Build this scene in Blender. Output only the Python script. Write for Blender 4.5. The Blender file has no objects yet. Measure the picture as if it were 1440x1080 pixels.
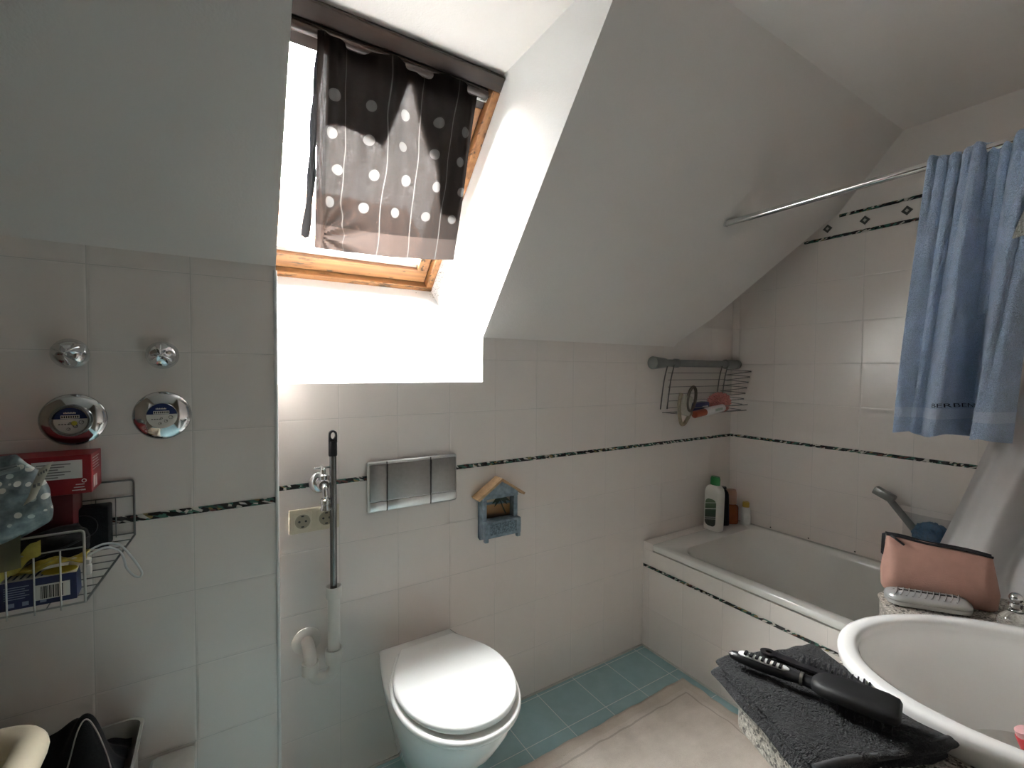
import bpy, bmesh, math, random
from mathutils import Vector, Matrix
random.seed(7)
sc = bpy.context.scene
col = sc.collection
PI = math.pi

# ------------------------------------------------------------------ materials
def _nt(name):
    m = bpy.data.materials.new(name); m.use_nodes = True
    nt = m.node_tree
    return m, nt, nt.nodes['Principled BSDF']

class G:
    """small node-graph helper"""
    def __init__(s, nt): s.nt = nt
    def n(s, t, **kw):
        x = s.nt.nodes.new(t)
        for k, v in kw.items(): setattr(x, k, v)
        return x
    def l(s, a, b): s.nt.links.new(a, b)
    def m(s, op, a, b=None, c=None, clamp=False):
        x = s.n('ShaderNodeMath', operation=op, use_clamp=clamp)
        for i, v in enumerate((a, b, c)):
            if v is None: continue
            if isinstance(v, (int, float)): x.inputs[i].default_value = v
            else: s.l(v, x.inputs[i])
        return x.outputs[0]
    def coord(s, kind='Object'):
        return s.n('ShaderNodeTexCoord').outputs[kind]
    def xyz(s, v):
        x = s.n('ShaderNodeSeparateXYZ'); s.l(v, x.inputs[0]); return x.outputs
    def comb(s, a, b, c):
        x = s.n('ShaderNodeCombineXYZ')
        for i, v in enumerate((a, b, c)):
            if isinstance(v, (int, float)): x.inputs[i].default_value = v
            else: s.l(v, x.inputs[i])
        return x.outputs[0]
    def noise(s, vec, scale, detail=2, rough=.5):
        x = s.n('ShaderNodeTexNoise'); x.inputs['Scale'].default_value = scale
        x.inputs['Detail'].default_value = detail; x.inputs['Roughness'].default_value = rough
        s.l(vec, x.inputs['Vector']); return x.outputs[0]
    def voro(s, vec, scale, feature='F1', out='Distance'):
        x = s.n('ShaderNodeTexVoronoi', feature=feature); x.inputs['Scale'].default_value = scale
        s.l(vec, x.inputs['Vector']); return x.outputs[out]
    def ramp(s, fac, stops, interp='LINEAR'):
        x = s.n('ShaderNodeValToRGB'); x.color_ramp.interpolation = interp
        e = x.color_ramp.elements
        while len(e) < len(stops): e.new(.5)
        for q, (p, c) in zip(e, stops):
            q.position = p; q.color = (*c, 1) if len(c) == 3 else c
        s.l(fac, x.inputs[0]); return x.outputs[0]
    def mix(s, f, a, b, blend='MIX'):
        x = s.n('ShaderNodeMix', data_type='RGBA', blend_type=blend)
        for sock, v in ((x.inputs[0], f), (x.inputs[6], a), (x.inputs[7], b)):
            if isinstance(v, (int, float)): sock.default_value = v
            elif isinstance(v, tuple): sock.default_value = (*v, 1) if len(v) == 3 else v
            else: s.l(v, sock)
        return x.outputs[2]
    def bump(s, h, strength, dist=.002):
        x = s.n('ShaderNodeBump'); x.inputs['Strength'].default_value = strength
        x.inputs['Distance'].default_value = dist; s.l(h, x.inputs['Height']); return x.outputs[0]
    def smooth(s, v, a, b, lo=0., hi=1.):
        x = s.n('ShaderNodeMapRange', interpolation_type='SMOOTHSTEP')
        s.l(v, x.inputs[0])
        for i, q in zip((1, 2, 3, 4), (a, b, lo, hi)): x.inputs[i].default_value = q
        return x.outputs[0]

def pm(name, c, rough=.5, metal=0., var=.06, nscale=30, bump=0., bscale=200, coat=0., trans=0., ior=1.45, sheen=0., alpha=1., sub=0.):
    m, nt, b = _nt(name); g = G(nt)
    v = g.coord()
    nz = g.noise(v, nscale, 3)
    dark = tuple(max(0, x*(1-var)) for x in c); lite = tuple(min(1, x*(1+var)) for x in c)
    g.l(g.ramp(nz, [(.3, dark), (.7, lite)]), b.inputs['Base Color'])
    b.inputs['Roughness'].default_value = rough; b.inputs['Metallic'].default_value = metal
    b.inputs['Coat Weight'].default_value = coat; b.inputs['Transmission Weight'].default_value = trans
    b.inputs['IOR'].default_value = ior; b.inputs['Sheen Weight'].default_value = sheen
    b.inputs['Alpha'].default_value = alpha
    if bump: g.l(g.bump(g.noise(v, bscale, 2), bump), b.inputs['Normal'])
    return m

FILL = .030
ZS0, ZS1 = 1.0167, 1.0317   # decorative strip band on the walls
P = .2; PH = .2026
def tile_mat(name, axis, u0, strip=(ZS0, ZS1), c=(.735, .68, .645), grout=(.58, .545, .515), ph=PH, rough=.2):
    m, nt, b = _nt(name); g = G(nt)
    co = g.coord(); X = g.xyz(co)
    u = X[axis]; z = X[2]
    fu = g.m('FRACT', g.m('DIVIDE', g.m('SUBTRACT', u, u0 - 20*P), P))
    du = g.m('MULTIPLY', g.m('SUBTRACT', .5, g.m('ABSOLUTE', g.m('SUBTRACT', fu, .5))), P)
    above = g.m('GREATER_THAN', z, (strip[0]+strip[1])/2)
    zz = g.m('SUBTRACT', g.m('SUBTRACT', z, strip[0]), g.m('MULTIPLY', above, strip[1]-strip[0]))
    fv = g.m('FRACT', g.m('DIVIDE', g.m('ADD', zz, 20*ph), ph))
    dv = g.m('MULTIPLY', g.m('SUBTRACT', .5, g.m('ABSOLUTE', g.m('SUBTRACT', fv, .5))), ph)
    d = g.m('MINIMUM', du, dv)
    mask = g.smooth(d, .0006, .0018)
    mott = g.noise(co, 6, 3)
    tc = g.ramp(mott, [(.3, tuple(x*.975 for x in c)), (.7, c)])
    g.l(g.mix(mask, grout, tc), b.inputs['Base Color'])
    g.l(g.smooth(d, .001, .003, .7, rough), b.inputs['Roughness'])
    hgt = g.m('ADD', g.smooth(d, 0, .006), g.m('MULTIPLY', g.noise(co, 28, 2), .25))
    hgt = g.m('ADD', hgt, g.m('MULTIPLY', g.noise(co, 300, 1), .10))
    g.l(g.bump(hgt, .5, .0012), b.inputs['Normal'])
    return m

def strip_mat(name, axis):
    m, nt, b = _nt(name); g = G(nt)
    co = g.coord(); X = g.xyz(co)
    sk = g.comb(g.m('ADD', X[axis], g.m('MULTIPLY', X[2], 1.3)), g.m('MULTIPLY', X[2], 1.6), 0.)
    cell = g.voro(sk, 85, out='Color'); cx = g.xyz(cell)
    c1 = g.ramp(cx[0], [(0, (.012, .012, .014)), (.42, (.02, .018, .018)), (.43, (.55, .52, .47)), (.62, (.6, .57, .5)),
                        (.63, (.05, .13, .10)), (.86, (.10, .2, .16)), (.87, (.24, .19, .08)), (.91, (.14, .06, .05)), (.93, (.03, .03, .03))], 'CONSTANT')
    g.l(c1, b.inputs['Base Color']); b.inputs['Roughness'].default_value = .25
    g.l(g.bump(cx[1], .4, .001), b.inputs['Normal'])
    return m

def plaster_mat(name, c=(.74, .70, .672)):
    m, nt, b = _nt(name); g = G(nt); co = g.coord()
    n1 = g.noise(co, 3, 3)
    g.l(g.ramp(n1, [(.3, tuple(x*.97 for x in c)), (.7, c)]), b.inputs['Base Color'])
    b.inputs['Roughness'].default_value = .85
    h = g.m('ADD', g.noise(co, 180, 3), g.m('MULTIPLY', g.noise(co, 45, 2), .8))
    g.l(g.bump(h, .35, .0015), b.inputs['Normal'])
    return m

def reveal_mat():
    """white painted plaster with specks of black mould beside the window frame"""
    m, nt, b = _nt('reveal_plaster'); g = G(nt); co = g.coord(); X = g.xyz(co)
    c = (.80, .80, .79)
    sp = g.m('GREATER_THAN', g.noise(co, 160, 4, .7), .60)
    patch = g.m('GREATER_THAN', g.noise(co, 9, 2), .53)
    # mould grows along the lower right frame corner and in one patch at the lower left
    dx = g.m('ABSOLUTE', g.m('SUBTRACT', X[0], -.27)); dy = g.m('ABSOLUTE', g.m('SUBTRACT', X[1], .46))
    near1 = g.m('LESS_THAN', g.m('ADD', dx, dy), .14)
    ex = g.m('ABSOLUTE', g.m('SUBTRACT', X[0], -.93)); ey = g.m('ABSOLUTE', g.m('SUBTRACT', X[1], .26))
    near2 = g.m('LESS_THAN', g.m('ADD', ex, g.m('MULTIPLY', ey, 1.6)), .08)
    near = g.m('MULTIPLY', g.m('MAXIMUM', near1, near2), g.m('MULTIPLY', sp, g.m('MAXIMUM', patch, near2)))
    g.l(g.mix(near, c, (.006, .006, .005)), b.inputs['Base Color'])
    b.inputs['Roughness'].default_value = .85
    h = g.m('ADD', g.noise(co, 180, 3), g.m('MULTIPLY', g.noise(co, 45, 2), .8))
    g.l(g.bump(h, .4, .0015), b.inputs['Normal'])
    return m

def floor_mat():
    m, nt, b = _nt('floor_tile'); g = G(nt); co = g.coord(); X = g.xyz(co)
    def dist(u, u0):
        f = g.m('FRACT', g.m('DIVIDE', g.m('SUBTRACT', u, u0 - 40*P), P))
        return g.m('MULTIPLY', g.m('SUBTRACT', .5, g.m('ABSOLUTE', g.m('SUBTRACT', f, .5))), P)
    d = g.m('MINIMUM', dist(X[0], -.209), dist(X[1], -.22))
    mask = g.smooth(d, .0009, .0018)
    n1 = g.noise(co, 14, 4)
    tc = g.ramp(n1, [(.3, (.26, .40, .425)), (.7, (.31, .46, .485))])
    g.l(g.mix(mask, (.70, .74, .70), tc), b.inputs['Base Color'])
    g.l(g.smooth(d, .001, .003, .7, .35), b.inputs['Roughness'])
    g.l(g.bump(g.m('ADD', g.smooth(d, 0, .004), g.m('MULTIPLY', n1, .3)), .4, .001), b.inputs['Normal'])
    return m

def wood_mat(name, c1=(.17, .072, .026), c2=(.30, .14, .052), axis=0, rot=False):
    m, nt, b = _nt(name); g = G(nt); co = g.coord(); X = g.xyz(co)
    sc_ = [60., 60., 60.]; sc_[axis] = 3.
    v = g.comb(*[g.m('MULTIPLY', X[i], sc_[i]) for i in range(3)])
    nz = g.noise(v, 1., 4)
    base = g.ramp(nz, [(.3, c1), (.7, c2)])
    dv = g.comb(*[g.m('MULTIPLY', X[i], 9. if i == axis else 45.) for i in range(3)])
    dirt = g.smooth(g.noise(dv, 1., 4, .65), .56, .66)
    g.l(g.mix(g.m('MULTIPLY', dirt, .85), base, (.012, .008, .005)), b.inputs['Base Color']); b.inputs['Roughness'].default_value = .4
    g.l(g.bump(nz, .2, .001), b.inputs['Normal'])
    return m

def granite_mat():
    m, nt, b = _nt('granite'); g = G(nt); co = g.coord()
    a = g.noise(co, 170, 4, .7); c = g.voro(co, 260, out='Color')
    base = g.ramp(a, [(.33, (.06, .055, .05)), (.45, (.30, .27, .23)), (.55, (.52, .48, .42)), (.68, (.72, .69, .63))])
    sp = g.m('GREATER_THAN', g.xyz(c)[0], .84)
    g.l(g.mix(sp, base, (.05, .04, .035)), b.inputs['Base Color']); b.inputs['Roughness'].default_value = .3
    return m

def terry_mat(name, c, hem=None, sheen=.25):
    m, nt, b = _nt(name); g = G(nt); co = g.coord()
    n1 = g.noise(co, 420, 2); n2 = g.noise(co, 25, 3)
    f = g.m('ADD', g.m('MULTIPLY', n1, .7), g.m('MULTIPLY', n2, .3))
    cc = g.ramp(f, [(.3, tuple(x*.72 for x in c)), (.7, tuple(min(1, x*1.2) for x in c))])
    if hem:
        z = g.xyz(co)[2]
        band = g.m('MULTIPLY', g.m('GREATER_THAN', z, hem[0]), g.m('LESS_THAN', z, hem[1]))
        cc = g.mix(band, cc, hem[2])
    g.l(cc, b.inputs['Base Color']); b.inputs['Roughness'].default_value = .95; b.inputs['Sheen Weight'].default_value = sheen
    g.l(g.bump(g.m('ADD', n1, g.m('MULTIPLY', g.noise(co, 190, 2), 1.2)), 1., .006), b.inputs['Normal'])
    return m

def rug_mat():
    m, nt, b = _nt('rug'); g = G(nt); co = g.coord(); X = g.xyz(co)
    n1 = g.noise(co, 500, 2); n2 = g.noise(co, 9, 4, .6)
    wr = g.noise(g.comb(g.m('MULTIPLY', X[0], 5.), g.m('MULTIPLY', X[1], 22.), 0.), 1., 3)
    f = g.m('ADD', g.m('MULTIPLY', n1, .35), g.m('ADD', g.m('MULTIPLY', n2, .45), g.m('MULTIPLY', wr, .2)))
    g.l(g.ramp(f, [(.33, (.47, .41, .355)), (.68, (.70, .63, .565))]), b.inputs['Base Color'])
    de = g.m('MINIMUM', g.m('SUBTRACT', .532, X[0]), g.m('SUBTRACT', .398, X[1]))
    cc = b.inputs['Base Color'].links[0].from_socket
    cc = g.mix(g.m('MULTIPLY', g.m('LESS_THAN', de, .045), .22), cc, (.42, .335, .24))
    cc = g.mix(g.m('MULTIPLY', g.m('LESS_THAN', g.m('ABSOLUTE', g.m('SUBTRACT', de, g.m('ADD', .062, g.m('MULTIPLY', n2, .012)))), .0035), .4), cc, (.20, .17, .14))
    g.l(cc, b.inputs['Base Color'])
    b.inputs['Roughness'].default_value = .95
    g.l(g.bump(g.m('ADD', n1, g.m('MULTIPLY', wr, 2.)), .6, .003), b.inputs['Normal'])
    return m

def fabric_shader(name, dark, dotc, ncol, nrow, lines, tr=.05, hem=.12):
    """sheer grey curtain with pale woven dots and thin pale stripes, pattern in the cloth's own UV"""
    m, nt, b = _nt(name); g = G(nt); nt.nodes.remove(b)
    out = nt.nodes['Material Output']
    uv = g.coord('UV'); X = g.xyz(uv)
    nz = g.noise(uv, 9, 2)
    cu = g.m('MULTIPLY', X[0], ncol); cv = g.m('MULTIPLY', X[1], nrow)
    row = g.m('FLOOR', cv)
    cu2 = g.m('ADD', cu, g.m('MULTIPLY', g.m('SINE', g.m('MULTIPLY', row, 2.3)), .12))
    fx = g.m('SUBTRACT', g.m('FRACT', cu2), .5); fy = g.m('SUBTRACT', g.m('FRACT', cv), .5)
    r = g.m('SQRT', g.m('ADD', g.m('POWER', g.m('MULTIPLY', fx, 1.05), 2.), g.m('POWER', g.m('MULTIPLY', fy, .95), 2.)))
    dot = g.m('MULTIPLY', g.m('LESS_THAN', g.m('ADD', r, g.m('MULTIPLY', nz, .06)), .185),
              g.m('MULTIPLY', g.m('GREATER_THAN', X[1], hem+.02), g.m('LESS_THAN', X[1], .84)))
    ln = None
    for q in lines:
        w = g.m('ADD', X[0], g.m('MULTIPLY', g.m('SUBTRACT', g.noise(g.comb(q*13, X[1], 0.), 3, 1), .5), .06))
        h = g.m('LESS_THAN', g.m('ABSOLUTE', g.m('SUBTRACT', w, q)), .0032)
        ln = h if ln is None else g.m('MAXIMUM', ln, h)
    weave = g.m('MULTIPLY', g.noise(g.comb(g.m('MULTIPLY', X[0], 300.), g.m('MULTIPLY', X[1], 12.), 0.), 1., 1), .5)
    weave = g.m('ADD', weave, g.m('MULTIPLY', g.noise(g.comb(g.m('MULTIPLY', X[0], 12.), g.m('MULTIPLY', X[1], 300.), 0.), 1., 1), .5))
    pale = g.m('LESS_THAN', X[1], hem)
    base = g.mix(pale, dark, tuple(x*2.2 for x in dark))
    cc = g.mix(g.m('MAXIMUM', dot, ln), base, dotc)
    df = g.n('ShaderNodeBsdfDiffuse'); tl = g.n('ShaderNodeBsdfTranslucent'); tp = g.n('ShaderNodeBsdfTransparent')
    g.l(cc, df.inputs[0]); g.l(cc, tl.inputs[0])
    m1 = g.n('ShaderNodeMixShader'); m1.inputs[0].default_value = .5
    g.l(df.outputs[0], m1.inputs[1]); g.l(tl.outputs[0], m1.inputs[2])
    m2 = g.n('ShaderNodeMixShader')
    ft = g.m('MULTIPLY', g.m('SUBTRACT', 1., g.m('MULTIPLY', g.m('MAXIMUM', dot, ln), .6)), g.m('MULTIPLY', g.smooth(weave, .38, .62), tr*2))
    ft = g.m('MULTIPLY', ft, g.m('ADD', 1., g.m('MULTIPLY', pale, .8)))
    g.l(ft, m2.inputs[0]); g.l(m1.outputs[0], m2.inputs[1]); g.l(tp.outputs[0], m2.inputs[2])
    g.l(m2.outputs[0], out.inputs[0])
    return m

def sheet_mat(name, c, transl=.35, transp=0., rough=.6):
    m, nt, b = _nt(name); g = G(nt); nt.nodes.remove(b); out = nt.nodes['Material Output']
    co = g.coord(); cc = g.ramp(g.noise(co, 20, 3), [(.3, tuple(x*.96 for x in c)), (.7, c)])
    df = g.n('ShaderNodeBsdfDiffuse'); tl = g.n('ShaderNodeBsdfTranslucent'); gl = g.n('ShaderNodeBsdfGlossy'); tp = g.n('ShaderNodeBsdfTransparent')
    gl.inputs['Roughness'].default_value = .3
    g.l(cc, df.inputs[0]); g.l(cc, tl.inputs[0])
    a = g.n('ShaderNodeMixShader'); a.inputs[0].default_value = transl
    g.l(df.outputs[0], a.inputs[1]); g.l(tl.outputs[0], a.inputs[2])
    b2 = g.n('ShaderNodeMixShader'); b2.inputs[0].default_value = .06
    g.l(a.outputs[0], b2.inputs[1]); g.l(gl.outputs[0], b2.inputs[2])
    c2 = g.n('ShaderNodeMixShader'); c2.inputs[0].default_value = transp
    g.l(b2.outputs[0], c2.inputs[1]); g.l(tp.outputs[0], c2.inputs[2])
    g.l(c2.outputs[0], out.inputs[0]); return m

def pane_mat():
    m, nt, b = _nt('window_glass'); g = G(nt); nt.nodes.remove(b); out = nt.nodes['Material Output']
    tp = g.n('ShaderNodeBsdfTransparent'); gl = g.n('ShaderNodeBsdfGlossy'); gl.inputs['Roughness'].default_value = .02
    co = g.coord()
    g.l(g.ramp(g.noise(co, 240, 3, .7), [(.42, (.80, .83, .84)), (.58, (.95, .96, .96))]), tp.inputs[0])
    fr = g.n('ShaderNodeFresnel'); fr.inputs[0].default_value = 1.45
    x = g.n('ShaderNodeMixShader'); g.l(fr.outputs[0], x.inputs[0]); g.l(tp.outputs[0], x.inputs[1]); g.l(gl.outputs[0], x.inputs[2])
    g.l(x.outputs[0], out.inputs[0]); return m

# ------------------------------------------------------------------ mesh helpers
def BM(): return bmesh.new()

def add_box(bm, c, s, bev=0., rot=None, seg=2):
    r = bmesh.ops.create_cube(bm, size=1.)
    vs = r['verts']
    for v in vs: v.co = Vector((v.co.x*s[0], v.co.y*s[1], v.co.z*s[2]))
    if bev:
        es = list({e for v in vs for e in v.link_edges})
        bv = bmesh.ops.bevel(bm, geom=es, offset=bev, segments=seg, affect='EDGES', profile=.5)
        vs = list({v for v in bv['verts']} | {v for f in bv['faces'] for v in f.verts} | {v for v in vs if v.is_valid})
    M = Matrix.Translation(Vector(c)) @ (rot.to_4x4() if rot else Matrix.Identity(4))
    for v in vs: v.co = M @ v.co
    return bm

def box2(bm, a, b, bev=0., seg=2):
    return add_box(bm, [(a[i]+b[i])/2 for i in range(3)], [abs(a[i]-b[i]) for i in range(3)], bev, seg=seg)

def rings(bm, rs, cap=True, close=True, uv=False):
    """loft a list of rings (equal point counts)"""
    V = [[bm.verts.new(p) for p in r] for r in rs]
    n = len(V[0])
    for a, b in zip(V, V[1:]):
        for i in range(n if close else n-1):
            j = (i+1) % n
            try: bm.faces.new((a[i], a[j], b[j], b[i]))
            except ValueError: pass
    if cap:
        for r in (V[0], V[-1]):
            try: bm.faces.new(r)
            except ValueError: pass
    return V

def frame_of(d):
    d = d.normalized(); up = Vector((0, 0, 1)) if abs(d.z) < .95 else Vector((1, 0, 0))
    a = d.cross(up).normalized(); b = d.cross(a).normalized(); return a, b

def add_tube(bm, pts, r, n=10, cap=True, closed=False):
    pts = [Vector(p) for p in pts]
    rs = r if isinstance(r, (list, tuple)) else [r]*len(pts)
    out = []; prev = None
    N = len(pts)
    for i, p in enumerate(pts):
        if closed: d = pts[(i+1) % N] - pts[i-1]
        else: d = pts[min(i+1, N-1)] - pts[max(i-1, 0)]
        d.normalize()
        if prev is None: a, b = frame_of(d)
        else:
            a = prev - d*prev.dot(d)
            if a.length < 1e-6: a, _ = frame_of(d)
            a.normalize(); b = d.cross(a).normalized()
        prev = a
        out.append([p + (a*math.cos(2*PI*k/n) + b*math.sin(2*PI*k/n))*rs[i] for k in range(n)])
    V = rings(bm, out, cap=cap and not closed)
    if closed:
        for k in range(n):
            j = (k+1) % n; bm.faces.new((V[-1][k], V[-1][j], V[0][j], V[0][k]))
    return bm

def smooth_path(pts, k=6):
    """Catmull-Rom through pts"""
    P_ = [Vector(p) for p in pts]; out = []
    for i in range(len(P_)-1):
        p0 = P_[max(i-1, 0)]; p1 = P_[i]; p2 = P_[i+1]; p3 = P_[min(i+2, len(P_)-1)]
        for j in range(k):
            t = j/k
            out.append(.5*((2*p1) + (p2-p0)*t + (2*p0-5*p1+4*p2-p3)*t*t + (3*p1-p0-3*p2+p3)*t**3))
    out.append(P_[-1]); return out

def add_lathe(bm, prof, c=(0, 0, 0), axis=(0, 0, 1), n=32, sx=1., sy=1., cap=True):
    """prof: list of (radius, height along axis)"""
    ax = Vector(axis).normalized()
    q = Vector((0, 0, 1)).rotation_difference(ax)
    rs = []
    for r, h in prof:
        rs.append([Vector(c) + q @ Vector((r*sx*math.cos(2*PI*k/n), r*sy*math.sin(2*PI*k/n), h)) for k in range(n)])
    rings(bm, rs, cap=cap); return bm

def add_prism(bm, poly, d):
    """poly: 3-D points of a planar polygon, extruded by vector d"""
    a = [Vector(p) for p in poly]; b = [p + Vector(d) for p in a]
    rings(bm, [a, b]); return bm

def add_poly(bm, pts):
    bm.faces.new([bm.verts.new(p) for p in pts]); return bm

def grid(bm, fn, nu, nv, uv=True):
    lay = bm.loops.layers.uv.verify() if uv else None
    V = [[bm.verts.new(fn(i/nu, j/nv)) for j in range(nv+1)] for i in range(nu+1)]
    for i in range(nu):
        for j in range(nv):
            f = bm.faces.new((V[i][j], V[i+1][j], V[i+1][j+1], V[i][j+1])); f.smooth = True
            if lay:
                for lp, (a, b) in zip(f.loops, ((i, j), (i+1, j), (i+1, j+1), (i, j+1))): lp[lay].uv = (a/nu, b/nv)
    return V

def fillet(pts, r=.008, k=4):
    P_ = [Vector(p) for p in pts]; out = [P_[0]]
    for a, b_, c_ in zip(P_, P_[1:], P_[2:]):
        p0 = b_ + (a-b_).normalized()*r; p1 = b_ + (c_-b_).normalized()*r
        for j in range(k+1):
            t = j/k; out.append(p0.lerp(b_, t).lerp(b_.lerp(p1, t), t))
    out.append(P_[-1]); return out

def wpos(o):
    p = Vector((0, 0, 0))
    while o: p += o.location; o = o.parent
    return p

def obj(name, bm, mat, parent=None, smooth=False, auto=40, loc=None):
    """link bm (world coordinates) as ONE mesh object; loc puts a top-level object's origin at its base"""
    bmesh.ops.recalc_face_normals(bm, faces=bm.faces)
    me = bpy.data.meshes.new(name); 
    o = bpy.data.objects.new(name, me); col.objects.link(o)
    off = wpos(parent) if parent else Vector(loc) if loc else Vector((0, 0, 0))
    bmesh.ops.translate(bm, verts=bm.verts, vec=-off)
    if smooth:
        for f in bm.faces: f.smooth = True
        a = math.radians(auto)
        for e in bm.edges:
            if len(e.link_faces) == 2 and e.calc_face_angle(0) > a: e.smooth = False
    bm.to_mesh(me); bm.free()
    for m in (mat if isinstance(mat, (list, tuple)) else [mat]): me.materials.append(m)
    if parent: o.parent = parent
    elif loc: o.location = loc
    return o

def sobj(*a, **k): return obj(*a, smooth=True, **k)

def tag(o, label, cat, group=None):
    o['label'] = label; o['category'] = cat
    if group: o['group'] = group
    return o

def thing(name, loc, label, cat, group=None):
    o = bpy.data.objects.new(name, None); col.objects.link(o); o.location = loc; o.empty_display_size = .05
    return tag(o, label, cat, group)

def struct(name, bm, mat, parent=None, smooth=False):
    o = obj(name, bm, mat, parent, smooth)
    if not parent: o['kind'] = 'structure'
    return o

def dup(o, loc=None):
    r = o.copy(); col.objects.link(r)
    if loc is not None: r.location = loc
    for ch in list(o.children):
        c = ch.copy(); col.objects.link(c); c.parent = r
        for gch in ch.children:
            d = gch.copy(); col.objects.link(d); d.parent = c
    return r

def text(name, s, size, mat, parent, M, depth=.0003, align='CENTER', shear=0.):
    cu = bpy.data.curves.new(name, 'FONT'); cu.body = s; cu.size = size; cu.extrude = depth
    cu.align_x = align; cu.align_y = 'CENTER'; cu.shear = shear
    t = bpy.data.objects.new(name + '_tmp', cu)
    me = bpy.data.meshes.new_from_object(t); bpy.data.objects.remove(t)
    me.transform(M); me.transform(Matrix.Translation(-wpos(parent)))
    o = bpy.data.objects.new(name, me); col.objects.link(o); me.materials.append(mat); o.parent = parent
    return o

def basis(xd, yd, o):
    """matrix whose local x, y run along xd, yd with the origin at o"""
    x = Vector(xd).normalized(); y = Vector(yd).normalized(); z = x.cross(y).normalized()
    M = Matrix((x, y, z)).transposed().to_4x4(); M.translation = Vector(o); return M

def rrect(w, h, r, n=5):
    out = []
    for cx, cy, a0 in ((w/2-r, h/2-r, 0), (-w/2+r, h/2-r, PI/2), (-w/2+r, -h/2+r, PI), (w/2-r, -h/2+r, 1.5*PI)):
        for k in range(n+1):
            a = a0 + PI/2*k/n; out.append((cx + r*math.cos(a), cy + r*math.sin(a)))
    return out

# ------------------------------------------------------------------ shared materials
CHROME = pm('chrome', (.72, .73, .74), .08, 1., .02)
STEEL = pm('brushed_steel', (.27, .26, .255), .42, 1., .05, 80)
STEEL_L = pm('bright_steel', (.66, .68, .68), .28, 1., .03, 80)
WIRE = pm('grey_wire', (.20, .20, .20), .35, .9)
CERAMIC = pm('sanitary_ceramic', (.80, .795, .78), .1, 0, .01, 10, coat=.3)
SEATW = pm('seat_plastic', (.86, .86, .845), .22, 0, .01, 10)
TUBW = pm('tub_enamel', (.74, .73, .70), .12, 0, .01, 10, coat=.3)
PVC = pm('white_pvc', (.66, .63, .59), .35, 0, .03)
BLACKP = pm('black_plastic', (.012, .012, .014), .35, 0, .2)
BLACKF = pm('black_fabric', (.006, .006, .008), .9, 0, .4, 200, .4, 400)
DARKGAP = pm('dark_gap', (.03, .03, .03), .6)
WHITEP = pm('white_plastic', (.72, .72, .71), .35, 0, .02)
CREAM = pm('cream_plastic', (.62, .55, .42), .3, 0, .03)
SOCKET = pm('aged_beige_plastic', (.60, .54, .42), .3, 0, .03)
PAPER = pm('printed_paper', (.62, .60, .57), .6, 0, .05)
PLASTER = plaster_mat('painted_plaster')
REVEAL = reveal_mat()
WOOD = wood_mat('pine_frame')
WOODY = wood_mat('pine_frame_upright', axis=1)
REARP = plaster_mat('tan_plaster', (.22, .17, .13))  # darker tone given to the unseen walls to cut bounce light
SHADEWOOD = wood_mat('shaded_pine_frame', (.012, .0055, .0035), (.030, .0125, .007))  # backlit shade of the top members put into the pine colour
GRANITE = granite_mat()

# ------------------------------------------------------------------ the setting
Xr, Xt, XL, YL = 1.382, .655, -1.01, -.133
XR0 = -.277                                   # right cheek of the window recess
ZC = 2.452; SL = 1.2; ZK = 1.5236             # flat ceiling, roof slope, knee wall height
YB, XB, YV = -3.1, -2.3, -1.76                # room behind the photographer
def zS(y): return ZK - SL*y
WT_Y = -.161
XLW = -1.05            # left edge of the roof window, hidden behind the chase
yC = -(ZC-ZK)/SL
T_BACK = tile_mat('wall_tile_back', 0, -.8165)
T_LEFT = tile_mat('wall_tile_left', 0, -1.207)
T_RIGHT = tile_mat('wall_tile_right', 1, -.4435)
T_TUB = tile_mat('wall_tile_tub', 1, -.236, strip=(.41, .425), c=(.74, .69, .655))
S_X = strip_mat('strip_pattern_back', 0); S_Y = strip_mat('strip_pattern_side', 1)

b = BM(); add_prism(b, [(XB, 0.12, 0), (Xr+.12, 0.12, 0), (Xr+.12, YB, 0), (XB, YB, 0)], (0, 0, -.1)); struct('floor', b, floor_mat())

D = [(.861, 0., ZK), (.872, -.022, 0), (1.011, -.124, 0), (1.278, -.426, 0), (1.338, -.492, 0), (Xr, -.530, 0)]
D = [(x, y, zS(y)) for x, y, _ in D]
# back wall with the notch of the window recess, running up into the tiled pocket beside the tub
b = BM()
pl = [(XL-.02, 0), (Xr, 0), (Xr, D[-1][2])] + [(p[0], p[2]) for p in reversed(D[:-1])] + [(XR0, ZK), (XR0, 1.35), (XL-.02, 1.35)]
add_poly(b, [(x, 0, z) for x, z in pl]); struct('wall_back', b, T_BACK)
# left pipe chase standing forward of the back wall
b = BM(); add_prism(b, [(XB, YL, 0), (XL, YL, 0), (XL, YL, zS(YL)), (XB, YL, zS(YL))], (0, .13, 0)); struct('wall_left', b, T_LEFT)
b = BM(); add_prism(b, [(Xr, .1, 0), (Xr, YV, 0), (Xr, YV, 2.155), (Xr, .1, 2.155)], (.1, 0, 0)); struct('wall_right', b, T_RIGHT)
b = BM(); add_prism(b, [(Xr, .1, 2.155), (Xr, YV, 2.155), (Xr, YV, ZC), (Xr, .1, ZC)], (.1, 0, 0)); struct('wall_right_upper', b, PLASTER)
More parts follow.
